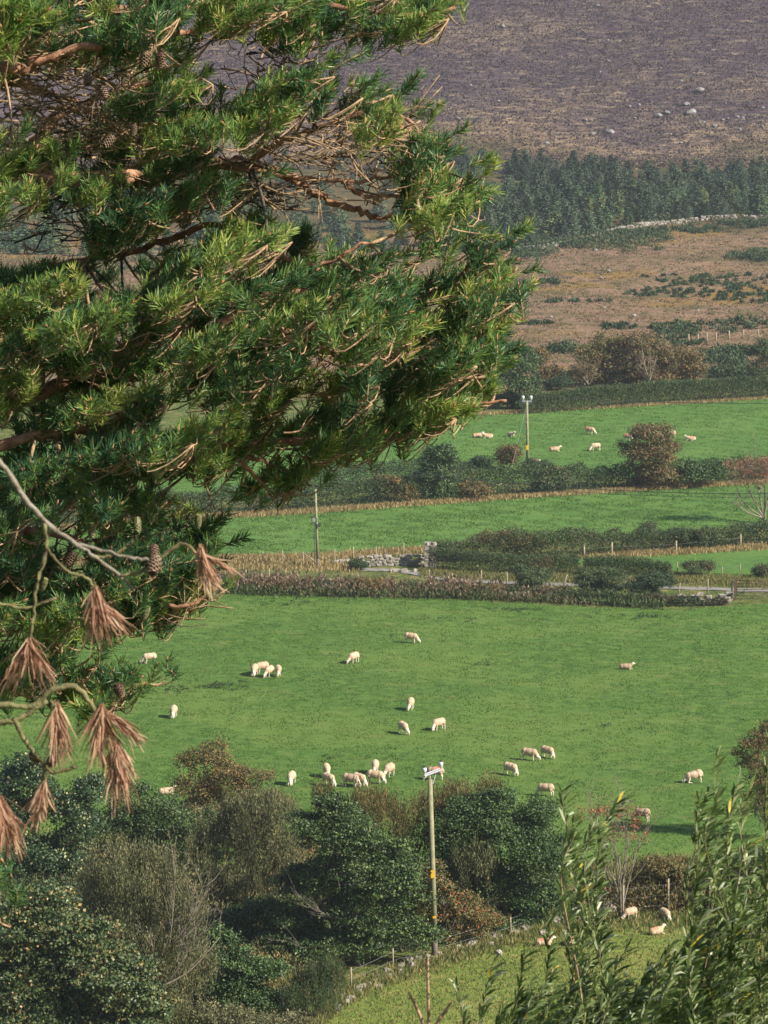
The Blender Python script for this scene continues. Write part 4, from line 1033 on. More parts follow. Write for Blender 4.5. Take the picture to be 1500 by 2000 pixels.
fence('broken fence with sagging wire along the ruined field wall', [(686, 1930), (768, 1893), (998, 1827), (1062, 1800)], 1.1, 2, r=.045)
fence('single fence line behind the near sheep', [(1216, 1795), (1305, 1785), (1385, 1778)], 1.9, 3, r=.06)

# leaning rail by the middle pole
gb = at(592, 1106); g_ = Geo(); post(g_, (0, 0, 0), 1.3, .06); g_.tube([(0, 0, 1.2), (1.15, 0, .35)], .05, 6)
rl = g_.build('strainer_post', M['post'], None, True); rl.location = tuple(gb); tag(rl, 'timber strainer post with slanting brace left of the middle pole', 'post')

# metal gate
gb = at(1436, 1172); root = empty('field_gate', gb); tag(root, 'rusty metal field gate between posts at the right edge', 'gate')
g_ = Geo(); g_.box((0, 0, .9), (.2, .2, 2.0)); g_.build('gate_post', M['rust'], root)
g_ = Geo(); g_.box((-.28, .1, .8), (.12, .12, 1.7)); g_.build('gate_post', M['post'], root)
g_ = Geo()
for k in range(6): g_.tube([(.12, 0, .35 + k * .26), (3.6, .2, .35 + k * .26)], .03, 6)
for x_ in (.14, 3.58): g_.tube([(x_, 0.02, .3), (x_, .02, 1.7)], .035, 6)
g_.tube([(.14, -.03, .35), (1.85, -.03, 1.65)], .022, 5); g_.tube([(1.85, -.03, 1.65), (3.55, -.03, .35)], .022, 5)
g_.build('gate_frame', M['rust'], root, True)

# ------------------------------------------------------------------ utility poles and lines
def upole(label, base, top, r0, tarred=True):
    b = at(*base); tp = pt(top[0], top[1], b[1]) - b
    root = empty('utility_pole', b); tag(root, label, 'utility pole')
    g_ = Geo(); g_.tube([np.array([0, 0, -.3]) , tp * .12], [r0, r0 * .97], 12)
    g_.build('pole_foot', M['poletar'], root, True)
    g_ = Geo(); g_.tube([tp * .12, tp * .5, tp], [r0 * .97, r0 * .87, r0 * .72], 12); g_.build('pole', M['pole'], root, True)
    return root, b, tp
def insulator(root, p, s=1):
    g_ = Geo()
    prof = [(.0, .02), (.05, .05), (.09, .11), (.13, .10), (.16, .13), (.22, .12), (.27, .09)]
    g_.tube([np.asarray(p) + (0, 0, a * s * 1.25) for a, _ in prof], [b * s for _, b in prof], 10, 0)
    i = g_.build('insulator', M['porcelain'], root, True)
    g_ = Geo(); g_.tube([np.asarray(p) + (0, 0, .34 * s), np.asarray(p) + (0, 0, .42 * s)], .075 * s, 8); g_.build('cap', M['blackcap'], i, True)
def plate(root, p, sz, m='yellow', lab=None):
    g_ = Geo(); g_.box(p, sz); o = g_.build('warning_plate', M[m], root); return o

# tall near pole
root, b, tp = upole('tall weathered pole with crossarm rising in front of the near trees', (850, 1874), (840, 1522), .165)
a0 = tp + np.array([-.38, -.55, -.02]); a1 = tp + np.array([.62, .9, .35])
a0 = pt(829, 1516, b[1] - .6) - b; a1 = pt(862, 1504, b[1] + .5) - b
g_ = Geo(); g_.tube([a0, a1], .045, 6); g_.tube([a0 + (-.02, .16, .05), a1 + (-.05, .16, .06)], .04, 6); g_.build('crossarm', M['galv'], root)
g_ = Geo(); g_.tube([tp + (.14, -.05, -.25), tp + (.3, .25, .2)], .025, 5); g_.build('brace', M['galv'], root)
insulator(root, a0 + (0, .1, .1), 1.0); insulator(root, a1 + (-.02, .1, .08), 1.0)
plate(root, tp * .52 + np.array([.01, -.17, 0.55]) - np.array([0, 0, .95]), (.2, .012, .42)); plate(root, tp * .24 + np.array([.02, -.185, 0]), (.16, .012, .12))
g_ = Geo(); c_ = pt(847, 1806, b[1]) - b; g_.tube([c_ + (.02, -.17, 0), c_ + (.02, -.2, 0)], .045, 8); g_.build('stud', M['porcelain'], root)
ptop1 = b + tp; A0, A1 = b + a0 + (0, .1, .42), b + a1 + (0, .1, .42)

# middle pole
root, b, tp = upole('slender pole with a round lamp fitting, half way back on the left', (621, 1110), (616, 955), .13)
lp = pt(614, 1015, b[1] - .15) - b
g_ = Geo(); 
for k in range(16):
    a_ = k / 16 * 2 * math.pi; a2 = (k + 1) / 16 * 2 * math.pi
    g_.tube([lp + (.25 * math.cos(a_), -.2, .3 * math.sin(a_)), lp + (.25 * math.cos(a2), -.2, .3 * math.sin(a2))], .035, 5)
g_.build('coil', M['wire'], root)
g_ = Geo(); g_.box(lp + (0, -.2, 0), (.18, .1, .3)); g_.build('fitting', M['galv'], root)
g_ = Geo(); g_.box(lp + (.42, -.1, -.45), (.2, .18, .36)); g_.build('switch_box', M['wire'], root)
g_ = Geo(); g_.tube([lp + (.1, -.16, -.3), lp + (.02, -.2, -.7), lp + (-.0, -.16, -4)], .03, 5); g_.build('cable', M['wire'], root)

# far pole
root, b, tp = upole('far pole with crossarm and two white insulators in the top sheep field', (1031, 922), (1029, 783), .17)
g_ = Geo(); g_.box(tp + (0, 0, -.02), (1.05, .12, .12)); g_.build('crossarm', M['galv'], root)
g_ = Geo(); g_.tube([tp + (-.4, 0, -.05), tp + (0, -.05, -.5), tp + (.4, 0, -.05)], .03, 5); g_.build('brace', M['galv'], root)
insulator(root, tp + (-.42, 0, .05), 1.5); insulator(root, tp + (.42, 0, .05), 1.5)
plate(root, pt(1030, 874, b[1] - .2) - b, (.24, .015, .5))
g_ = Geo(); s0 = tp + (-.05, 0, -.5); s1 = at(997, 925) - b; g_.tube([s0, s0 * .55 + s1 * .45], .018, 4); g_.tube([s0 * .55 + s1 * .45, s1], .018, 4); g_.build('stay_wire', M['fencewire'], root)
g_ = Geo(); mm = s0 * .42 + s1 * .58; g_.tube([mm - (0, 0, .16), mm, mm + (0, 0, .16)], [.05, .11, .05], 8); g_.build('stay_insulator', M['rust'], root, True)
FA = b + tp + (0, 0, .5)

def cable(label, pts_, r=.018, n=30):
    g_ = Geo(); g_.tube(curve(pts_, n), r, 4); g_.build('power_line', M['wire'], None)
    o = C.objects[-1]; return o
def line(label, a, b_, sag, r=.016):
    a = np.asarray(a, float); b_ = np.asarray(b_, float); P = []
    for t in np.linspace(0, 1, 24): q = a * (1 - t) + b_ * t; q = q - np.array([0, 0, sag * 4 * t * (1 - t)]); P.append(q - a)
    g_ = Geo(); g_.tube(P, r, 4); o = g_.build('power_line', M['wire'], None); o.location = tuple(a); tag(o, label, 'power line')
line('thin power line running right from the far pole over the top hedge', FA + (.4, 0, 0), pt(1640, 786, FA[1] - 6), .35, .03)
line('upper of two dark power lines drooping across the hedge below the far pole', pt(760, 915, 372), pt(1640, 962, 330), .9, .032)
line('lower of two dark power lines drooping across the hedge below the far pole', pt(760, 922, 370), pt(1640, 968, 328), .95, .02)

# ------------------------------------------------------------------ sheep
def ellip(bm, c, r, rot=(0, 0, 0), sub=3):
    from mathutils import Matrix, Euler
    m_ = Matrix.Translation(c) @ Euler(rot).to_matrix().to_4x4() @ Matrix.Diagonal((*r, 1))
    bmesh.ops.create_icosphere(bm, subdivisions=sub, radius=1, matrix=m_)
def limb(bm, a, b, r1, r2):
    a, b = Vector(a), Vector(b); d = b - a
    from mathutils import Matrix
    m_ = Matrix.Translation((a + b) / 2) @ d.to_track_quat('Z', 'Y').to_matrix().to_4x4()
    bmesh.ops.create_cone(bm, cap_ends=True, segments=10, radius1=r1, radius2=r2, depth=d.length, matrix=m_)
    ellip(bm, b, (r2, r2, r2), sub=1); ellip(bm, a, (r1, r1, r1), sub=1)

def sheep_mesh(pose, red=False, seed=1):
    bm = bmesh.new()
    if pose == 'lie':
        ellip(bm, (0, 0, .27), (.50, .27, .27)); ellip(bm, (.30, 0, .30), (.24, .22, .25)); ellip(bm, (-.32, 0, .25), (.26, .27, .25))
        limb(bm, (.42, 0, .38), (.60, .05, .55), .14, .10); ellip(bm, (.66, .06, .58), (.12, .085, .09), (0, .25, 0)); ellip(bm, (.76, .07, .54), (.08, .05, .055), (0, .35, 0))
        hd = Vector((.64, .06, .62)); limb(bm, (.35, .2, .12), (.55, .22, .05), .06, .035); limb(bm, (-.3, .24, .14), (-.05, .3, .05), .08, .04)
        limb(bm, (.35, -.2, .12), (.5, -.24, .05), .06, .035)
    else:
        kn = pose == 'kneel'
        fz = -.17 if kn else 0
        ellip(bm, (-.02, 0, .60 + fz * .45), (.46, .25, .245), (0, -fz * 1.1, 0)); ellip(bm, (-.30, 0, .61), (.24, .235, .25)); ellip(bm, (.30, 0, .585 + fz * .8), (.22, .215, .24))
        ellip(bm, (.02, 0, .52 + fz * .4), (.38, .23, .2))
        if pose == 'stand':
            limb(bm, (.38, 0, .68), (.56, 0, .88), .15, .10); ellip(bm, (.62, 0, .93), (.12, .085, .09), (0, .5, 0)); ellip(bm, (.71, 0, .87), (.08, .05, .055), (0, .6, 0)); hd = Vector((.59, 0, .97))
        else:
            zz = .12 if kn else .16; yy = [0, .10, -.09, .04, -.03][seed % 5]
            limb(bm, (.36, 0, .60 + fz), (.58, yy * .7, .30 + fz * .6), .17, .105); ellip(bm, (.64, yy, .22 + fz * .4), (.10, .085, .12), (0, .9, 0)); ellip(bm, (.69, yy * 1.2, zz - .04), (.055, .05, .09), (0, .3, 0)); hd = Vector((.60, yy, .28 + fz * .5))
        for sy in (-1, 1):
            st = random.Random(seed * 2 + sy).uniform(-.07, .07)
            # hind: thigh, hock behind, near vertical shank
            limb(bm, (-.36, sy * .13, .50), (-.33 + st * .3, sy * .13, .38), .12, .075); limb(bm, (-.33 + st * .3, sy * .13, .38), (-.43 + st, sy * .13, .26), .065, .04); limb(bm, (-.43 + st, sy * .13, .26), (-.40 + st, sy * .13, .03), .036, .032)
            if kn: limb(bm, (.28, sy * .12, .32), (.34, sy * .12, .06), .08, .045); limb(bm, (.34, sy * .12, .05), (.12, sy * .12, .035), .04, .03)
            else: limb(bm, (.28, sy * .12, .46), (.28 - st * .5, sy * .12, .28), .085, .042); limb(bm, (.28 - st * .5, sy * .12, .28), (.28 - st, sy * .12, .03), .038, .032)
        limb(bm, (-.52, 0, .66), (-.56, 0, .46), .05, .03)
    for sy in (-1, 1):
        limb(bm, hd + Vector((0, sy * .06, 0)), hd + Vector((-.02, sy * .17, .01)), .035, .014)
    me = bpy.data.meshes.new('tmp'); bm.to_mesh(me); bm.free()
    ob = bpy.data.objects.new('tmp', me); C.objects.link(ob)
    rmod = ob.modifiers.new('r', 'REMESH'); rmod.mode = 'VOXEL'; rmod.voxel_size = .017
    sm = ob.modifiers.new('s', 'SMOOTH'); sm.iterations = 3
    dg = bpy.context.evaluated_depsgraph_get(); out = bpy.data.meshes.new_from_object(ob.evaluated_get(dg))
    bpy.data.objects.remove(ob)
    out.name = 'sheep'
    out.materials.clear()
    for k_ in ('fleece', 'skin', 'raddle', 'hoof'): out.materials.append(M[k_])
    n = len(out.vertices); co = np.empty(n * 3, np.float32); out.vertices.foreach_get('co', co); co = co.reshape(-1, 3)
    r_ = np.random.default_rng(seed)
    wool = co[:, 2] > .34
    d = np.stack([np.sin(co[:, 1] * 60 + co[:, 2] * 40), np.sin(co[:, 0] * 55 + co[:, 2] * 50), np.sin(co[:, 0] * 48 + co[:, 1] * 57)], 1)
    co = co + d * .006 * (co[:, 2:3] > .2)
    out.vertices.foreach_set('co', co.ravel())
    h3 = np.array(hd)
    for p_ in out.polygons:
        c_ = np.array(p_.center); p_.use_smooth = True; m_ = 0
        dh = np.linalg.norm(c_ - h3)
        if pose == 'lie':
            if dh < .17 or c_[0] > .62: m_ = 1
            if c_[2] < .1 and abs(c_[1]) > .2: m_ = 1
        else:
            if c_[0] > .48 and dh < .24: m_ = 1
            if c_[2] < .33 and c_[0] < .45: m_ = 1
            if c_[2] < .035: m_ = 3
        if red and m_ == 0 and c_[2] > (.40 if pose == 'lie' else .66) and -.40 < c_[0] < (.05 if red == 1 else .3): m_ = 2
        p_.material_index = m_
    return out
SM = {}
def get_sheep(pose, red=False, v=0):
    k = (pose, red, v)
    if k not in SM: SM[k] = sheep_mesh(pose, red, len(SM) + 1)
    return SM[k]
SH = [  # px, py(feet), heading deg, pose, red, scale, label
 (803, 1257, -20, 'g', 0, 1, 'grazing sheep facing right, highest one in the middle of the big pasture'),
 (691, 1296, -128, 'g', 0, 1, 'lone grazing sheep facing left, below and left of the highest one'),
 (497, 1320, -100, 'g', 0, 1, 'leftmost sheep of the tight group of four'),
 (512, 1315, -150, 'g', 0, 1, 'sheep half hidden at the back of the tight group of four'),
 (526, 1323, -115, 'g', 0, 1, 'front sheep of the tight group of four'),
 (544, 1321, -85, 'g', 0, .95, 'rightmost sheep of the tight group of four'),
 (292, 1297, -160, 'g', 0, 1, 'grazing sheep just behind the tip of the low pine spray'),
 (339, 1402, -95, 'g', 0, 1, 'lone sheep facing the viewer right of the hanging brown needles'),
 (802, 1387, -97, 'g', 0, 1, 'head on sheep, topmost of the three below the centre of the pasture'),
 (788, 1434, -68, 'g', 0, 1, 'sheep with head turned right, left lower one of the three mid pasture'),
 (857, 1427, -138, 'g', 0, 1, 'sheep grazing to the left, right lower one of the three mid pasture'),
 (1034, 1486, -22, 'g', 0, 1, 'side on sheep facing right, left of the pair right of the tall pole'),
 (1069, 1481, -42, 'g', 0, .95, 'smaller sheep facing right, right one of the pair'),
 (997, 1515, -42, 'g', 0, 1, 'sheep below the pair, grazing towards the right'),
 (1066, 1556, 158, 'g', 0, 1, 'sheep with head hidden on its left, just above the dark evergreen'),
 (1355, 1530, 185, 'k', 0, 1.05, 'kneeling sheep grazing with its rump raised on the right'),
 (1222, 1308, -12, 'l', 0, .85, 'sheep lying down alone high on the right of the pasture'),
 (569, 1533, -102, 'g', 0, 1, 'lone grazing sheep in front of the browning bush shoots'),
 (638, 1518, -85, 'g', 0, 1, 'rear sheep of the close pair above the holly top'),
 (642, 1536, -55, 'g', 0, 1, 'front sheep of the close pair above the holly top, head to the right'),
 (685, 1538, -25, 'g', 0, 1.05, 'left sheep of the lower row of three by the trees'),
 (702, 1536, -50, 'g', 0, 1, 'middle sheep of the lower row, partly behind its neighbour'),
 (733, 1531, -18, 'g', 0, 1.05, 'side on sheep with white legs at the right of the lower row'),
 (733, 1511, -92, 'g', 0, 1, 'sheep standing directly behind the side on one near the trees'),
 (760, 1518, -115, 'g', 0, 1.05, 'sheep facing left at the right end of the flock by the trees'),
 (850, 1524, 170, 'g', 1, 1.05, 'sheep seen behind the crossarm of the tall pole'),
 (1254, 1605, 148, 'g', 0, 1, 'sheep with dark shaded side above the red berried rowan'),
 (325, 1553, 10, 'l', 0, .9, 'sheep lying behind the browning bush, only its back showing'),
 (1231, 1798, -140, 'g', 0, .85, 'white sheep grazing beside the ruined wall in the near field'),
 (1299, 1800, -70, 'g', 0, .85, 'white sheep with head down seen through the willow shoots'),
 (1282, 1826, 30, 'l', 1, .8, 'sheep lying among the willow leaves in the near field'),
 (1062, 1848, 5, 'l', 1, .8, 'marked sheep lying by the ruined wall, left of the willow shoots'),
 (1112, 1846, 70, 'l', 1, .8, 'marked sheep lying close right of the one by the ruined wall'),
 (932, 855, 5, 'l', 1, 1, 'red marked sheep lying at the far left of the top field'),
 (953, 856, -170, 'l', 1, 1, 'red marked sheep lying next to the leftmost one in the top field'),
 (998, 853, -60, 'l', 0, 1, 'sheep resting with head up, left of the far pole'),
 (1152, 849, -25, 'g', 1, 1.05, 'sheep grazing to the right highest in the top field'),
 (1083, 882, 5, 'l', 1, 1, 'red marked sheep lying right of the far pole'),
 (1163, 881, -160, 'g', 0, 1.05, 'sheep grazing to the left below the highest one in the top field'),
 (1048, 912, -30, 'g', 1, 1, 'red backed sheep partly hidden by gorse at the foot of the far pole'),
 (1226, 862, -30, 'g', 1, 1, 'red marked sheep at the left edge of the rusty rowan crown'),
 (1262, 850, 175, 'g', 1, 1, 'left sheep of two behind the top of the rusty rowan'),
 (1275, 852, -20, 'g', 0, 1, 'right sheep of two behind the top of the rusty rowan'),
 (1311, 856, 170, 'g', 0, 1, 'pale sheep peeping past the right side of the rusty rowan'),
 (1349, 861, 175, 'l', 1, 1, 'sheep lying alone right of the rusty rowan in the top field'),
]
for px, py, hdg, ps, red, sc, lb in SH:
    me = get_sheep({'g': 'graze', 'k': 'kneel', 'l': 'lie'}[ps], red, int(px) % 3 if ps == 'g' and not red else 0)
    o = bpy.data.objects.new('sheep', me); C.objects.link(o); b = at(px, py)
    o.location = (b[0], b[1], b[2] + .02); o.rotation_euler = (0, 0, R(hdg)); o.scale = (sc, sc, sc)
    tag(o, lb, 'sheep', 'sheep in the fields')
# ------------------------------------------------------------------ the pine in front (about 12.5 m away)
PY = 12.5
trunk_x = -2.35
pine_base = np.array([trunk_x, PY + .6, float(Z(trunk_x, PY + .6))])
pine = empty('pine_tree', pine_base); tag(pine, 'large Scots pine with orange limbs filling the upper left of the view', 'pine tree')
def loc(p): return np.asarray(p, float) - pine_base
g_ = Geo(); hs_ = np.linspace(0, 13.5, 14)
g_.tube([np.array([.12 * math.sin(h * .7), 0, h - .3]) for h in hs_], np.linspace(.26, .06, 14), 14)
g_.build('trunk', M['pinebark'], pine, True)

rgp = np.random.default_rng(42)
LIMBS = [  # (px,py,dy) ... radius start,end
 ([(-250, 440, .1), (0, 372, 0), (80, 352, -.05), (160, 352, -.1), (235, 345, -.1), (310, 350, 0), (390, 322, .05), (480, 318, .05), (560, 345, 0), (640, 390, 0), (700, 412, -.05), (770, 428, -.05), (870, 437, -.1)], .030, .006),
 ([(-250, 300, .4), (0, 330, .3), (60, 290, .25), (110, 230, .2), (200, 190, .2), (330, 150, .3)], .032, .008),
 ([(-250, 60, -.3), (0, 130, -.3), (70, 122, -.3), (150, 95, -.3), (250, 85, -.3), (380, 60, -.2), (450, 25, -.2)], .020, .006),
 ([(390, 325, .05), (500, 335, -.02), (600, 350, -.05), (665, 352, -.1), (750, 348, -.1), (830, 330, -.15)], .010, .004),
 ([(665, 354, -.1), (715, 385, -.1), (770, 382, -.12), (830, 388, -.12), (890, 412, -.15)], .008, .004),
 ([(-250, 860, .2), (100, 762, .1), (240, 740, .1), (350, 682, .05), (450, 625, 0), (560, 567, 0), (700, 600, .1), (780, 583, .1), (870, 562, .1), (950, 490, 0)], .026, .006),
 ([(-250, 150, .1), (0, 160, 0), (120, 190, -.1), (200, 232, -.15), (270, 275, -.2)], .016, .005),
 ([(-250, 960, .0), (60, 852, -.1), (180, 842, -.1), (330, 872, -.1), (430, 872, -.1), (560, 862, -.1), (700, 858, -.1), (800, 820, -.1), (900, 792, -.15), (990, 782, -.2)], .020, .005),
 ([(-250, 1080, .1), (100, 1040, 0), (250, 1140, 0), (350, 1185, -.1), (425, 1150, -.1)], .016, .005),
 ([(-250, 1330, .1), (60, 1312, 0), (180, 1332, 0), (280, 1322, -.05)], .012, .004),
 ([(-250, -40, .1), (100, 30, 0), (300, 10, 0), (500, 18, 0), (640, 15, 0), (780, 28, -.1), (890, 15, -.1)], .020, .005),
 ([(450, 625, 0), (520, 640, -.1), (600, 660, -.1), (700, 720, -.15), (800, 690, -.1), (920, 665, -.1)], .012, .004),
 ([(350, 682, .05), (420, 730, .1), (520, 740, .1), (640, 770, .1), (740, 720, .1)], .012, .004),
 ([(390, 325, .05), (440, 240, .3), (500, 150, .4), (560, 120, .4)], .008, .003),
 ([(480, 318, .05), (560, 270, 0), (650, 240, 0), (760, 215, 0), (850, 290, -.05)], .010, .004),
 ([(-250, 600, .3), (0, 560, .2), (120, 520, .2), (300, 480, .2), (430, 440, .1), (600, 520, .1), (720, 470, .1)], .018, .005),
 ([(430, 872, -.1), (500, 930, -.1), (540, 980, -.1)], .008, .003),
 ([(430, 872, -.1), (560, 920, 0), (610, 950, 0)], .007, .003),
]
nodes = []; 
for pl, r0, r1 in LIMBS:
    c_ = curve([pt(a, b, PY + d) for a, b, d in pl], len(pl) * 7)
    k_ = len(c_)
    c_ = [q + rgp.normal(0, .004, 3) for q in c_]
    if pl[0][0] <= -200:
        q0 = np.array([trunk_x + .05, PY + .6, c_[0][2] - .25]); c_ = curve([q0, (q0 + c_[0]) / 2 + (0, 0, -.03), c_[0]], 6)[:-1] + c_
    rad = np.linspace(r0 * 1.15, r1, len(c_)) * (1 + .08 * rgp.normal(size=len(c_)))
    g_ = Geo(); g_.tube([loc(q) for q in c_], rad, 9); g_.build('limb', M['pinebark'], pine, True)
    nodes += list(c_[4:])
nodes = np.array(nodes)

MASKS = [
 [(-60, -60), (910, -60), (905, 22), (880, 45), (800, 48), (700, 58), (640, 72), (560, 78), (520, 60), (430, 50), (430, 120), (400, 160), (420, 220), (440, 330), (470, 380), (430, 450), (250, 420), (180, 380), (-60, 380)],
 [(470, 200), (540, 190), (600, 195), (640, 150), (670, 170), (730, 155), (775, 175), (830, 230), (880, 262), (903, 300), (900, 328), (945, 350), (930, 395), (880, 425), (820, 400), (800, 320), (700, 300), (600, 260), (500, 240)],
 [(430, 300), (520, 360), (500, 410), (420, 400)],
 [(500, 130), (600, 125), (640, 160), (600, 210), (470, 230), (440, 215)],
 [(180, 400), (430, 380), (480, 430), (560, 400), (680, 430), (720, 480), (800, 480), (840, 470), (880, 475), (940, 440), (1005, 440), (1000, 520), (1000, 570), (980, 620), (985, 650), (960, 690), (985, 720), (975, 775), (940, 795), (870, 830), (800, 865), (730, 860), (660, 880), (560, 880), (430, 870), (200, 840), (-60, 850), (-60, 500), (170, 490)],
 [(-60, 840), (200, 850), (300, 840), (420, 880), (540, 880), (610, 900), (600, 960), (570, 985), (520, 960), (440, 900), (380, 930), (300, 900), (240, 940), (430, 990), (425, 1080), (415, 1150), (340, 1200), (270, 1200), (230, 1215), (120, 1235), (-60, 1240)],
 [(-60, 1230), (100, 1240), (180, 1290), (290, 1300), (300, 1335), (250, 1360), (190, 1375), (110, 1350), (-60, 1350)],
 [(-60, 1160), (110, 1170), (90, 1230), (-60, 1240)],
]
HOLES = [[(0, 140), (210, 130), (240, 190), (130, 250), (0, 235)], [(520, 250), (770, 262), (760, 300), (540, 300)], [(0, 400), (170, 400), (160, 480), (40, 485)], [(225, 505), (290, 520), (270, 560), (225, 550)], [(650, 425), (740, 440), (850, 445), (800, 478), (700, 470)],
         [(440, 62), (560, 86), (588, 118), (505, 140), (450, 195), (435, 120)], [(262, 1262), (320, 1262), (325, 1299), (262, 1297)], [(560, 365), (700, 425), (640, 430), (500, 400)], [(600, 305), (700, 315), (780, 330), (690, 345), (600, 335)],
         [(490, 890), (520, 905), (500, 960), (470, 950)], [(250, 925), (330, 905), (370, 935), (300, 950)], [(570, 930), (600, 940), (590, 960), (565, 950)], [(330, 755), (440, 760), (430, 800), (350, 790)]]
def inside(px, py):
    a = np.array([px]); b = np.array([py])
    if 245 < px < 345 and 1245 < py < 1300: return False
    return any(inpoly(a, b, m_)[0] for m_ in MASKS) and not any(inpoly(np.array([px, px - 32, px + 32, px, px]), np.array([py, py, py, py - 18, py + 22]), h_).any() for h_ in HOLES)

# foliage pads, each a flattened cushion of upturned shoots
pads = []; tries = 0
while len(pads) < 375 and tries < 40000:
    tries += 1
    px = rgp.uniform(-70, 1010); py = rgp.uniform(-50, 1370)
    if not inside(px, py): continue
    dy = rgp.normal(0, .38)
    if any((px - q[0]) ** 2 + ((py - q[1]) * 1.5) ** 2 + ((dy - q[2]) * 260) ** 2 < 48 ** 2 for q in pads): continue
    pads.append((px, py + 12, dy))
EDGE = [(985, 462), (992, 500), (985, 560), (975, 600), (962, 655), (975, 705), (985, 750), (950, 790), (900, 815), (850, 850), (790, 868), (740, 885), (690, 895), (640, 925), (600, 955), (560, 985), (525, 960), (470, 925),
        (425, 1015), (425, 1060), (428, 1105), (405, 1150), (380, 1185), (335, 1205), (285, 1195), (235, 1180), (180, 1170), (890, 20), (850, 35), (925, 350), (900, 305), (875, 275), (830, 240), (770, 195), (720, 170), (660, 150), (925, 390), (870, 412), (910, 440), (950, 450), (885, 480), (262, 1325), (285, 1335), (220, 1340), (530, 165), (590, 160), (480, 215), (470, 350)]
for q in EDGE:
    pads.append((q[0] - 28 + rgp.normal(0, 6), q[1] - (22 if q[1] > 780 and q[1] < 1250 else 0) + rgp.normal(4, 6), rgp.normal(0, .15)))
pads += [(20, 30, -4.2), (30, 70, -4.2), (-45, 1690, -4.3), (-40, 1790, -4.3)]
print('pads', len(pads))
tw = Geo(); tips = []; subl = []
nodes_l = [nodes]
for (px, py, dy) in pads:
    c0 = pt(px, py, PY + dy)
    near = dy < -2
    allN = nodes
    d = np.linalg.norm((allN - c0) * np.array([1, .6, 2.0]), axis=1) + np.clip(allN[:, 0] - c0[0] + .03, 0, None) * 2.0
    a = allN[np.argmin(d)]
    if near: a = pt(px - 200, py + 20, PY + dy)
    mid = a * .5 + c0 * .5 + np.array([0, 0, -.05 * np.linalg.norm(c0 - a)]) + rgp.normal(0, .02, 3)
    br = curve([a, mid, c0 + np.array([.03, 0, .0])], 7)
    rr = min(.007, .003 + .006 * np.linalg.norm(c0 - a))
    subl.append((br, rr)); 
    rad_ = rgp.uniform(.08, .15)
    ns = int(rgp.integers(9, 17)) if not near else 9
    padhue = rgp.random()
    for k in range(ns):
        th = rgp.uniform(0, 6.283); q = math.sqrt(rgp.random()) * rad_
        side = np.array([math.cos(th) * q * 1.25, math.sin(th) * q, 0])
        tip = c0 + side + np.array([.0, 0, .32 * side[0] + rgp.normal(0, .016) + .03])
        # keep the silhouette of the crown
        dirn = np.array([.38 + side[0] * 3, -.15 + side[1] * 3.0, .62]) + rgp.normal(0, .26, 3)
        if px < 330: dirn += np.array([-.25, -.35, 0])
        if py > 900 and px < 480: dirn += np.array([-.1, 0, .1])
        dirn = unit(dirn)
        ln = rgp.uniform(.055, .12)
        if not near:
            te = tip + dirn * .035; zz = te - np.array([0, 0, CAMZ]); dd_ = zz[1] * _cp - zz[2] * _sp
            qx = 750 + FPX * zz[0] / dd_; qy = 1000 - FPX * (zz[1] * _sp + zz[2] * _cp) / dd_
            if not any(inpoly(np.array([qx]), np.array([qy]), m_)[0] for m_ in MASKS) and rgp.random() < .8: continue
            if any(inpoly(np.array([qx]), np.array([qy]), h_)[0] for h_ in HOLES) and rgp.random() < .85: continue
        tips.append((tip, dirn, ln, br[rgp.integers(5, 7)], np.clip(.6 * padhue + .4 * rgp.random(), 0, 1)))
# branches of the pads: the largest as parts
subl_s = sorted(range(len(subl)), key=lambda i: -np.linalg.norm(subl[i][0][0] - subl[i][0][-1]))
for j, i in enumerate(subl_s):
    br, rr = subl[i]
    if j < 80:
        g_ = Geo(); g_.tube([loc(q) for q in br], np.linspace(rr, rr * .45, len(br)), 6); g_.build('branch', M['pinetwig'] if rgp.random() < .75 else M['darktwig'], pine, True)
    else: tw.tube([loc(q) for q in br], np.linspace(rr, rr * .45, len(br)), 5, 0 if rgp.random() < .8 else 1)
# dead inner twigs, no needles
for (x0, y0, x1, y1, n_, dp, mi) in [(-20, 90, 260, 290, 330, -.15, 0), (490, 225, 800, 320, 170, -.1, 0), (380, 300, 760, 420, 70, -.05, 0), (0, 390, 180, 480, 50, .2, 1), (430, 60, 600, 220, 60, .3, 1), (380, 360, 560, 420, 50, .1, 1),
                                     (100, 640, 520, 800, 80, .05, 0), (560, 540, 860, 760, 45, -.1, 0), (0, 850, 330, 900, 40, 0, 0), (300, 830, 620, 900, 30, 0, 0), (0, 1050, 400, 1200, 60, -.1, 0), (0, 200, 300, 420, 70, 0, 1)]:
    for _ in range(n_):
        px, py = rgp.uniform(x0, x1), rgp.uniform(y0, y1); a = pt(px, py, PY + dp + rgp.normal(0, .12))
        L_ = rgp.uniform(.04, .20); d = unit(np.array([rgp.normal(.7, .5), rgp.normal(0, .4), rgp.normal(.0, .38)])); e = a + d * L_
        m2 = (a + e) / 2 + rgp.normal(0, .012, 3); r_ = rgp.uniform(.0018, .0042)
        tw.tube([loc(q) for q in curve([a, m2, e], 5)], np.linspace(r_, r_ * .5, 5), 4, mi if rgp.random() < .8 else 1 - mi)
        if rgp.random() < .6:
            tw.tube([loc(m2), loc(m2 + unit(d + rgp.normal(0, .6, 3)) * L_ * .5)], [r_ * .6, r_ * .3], 4, mi)
PV = []; PD = []; PL = []; PR = []
bud = Geo()
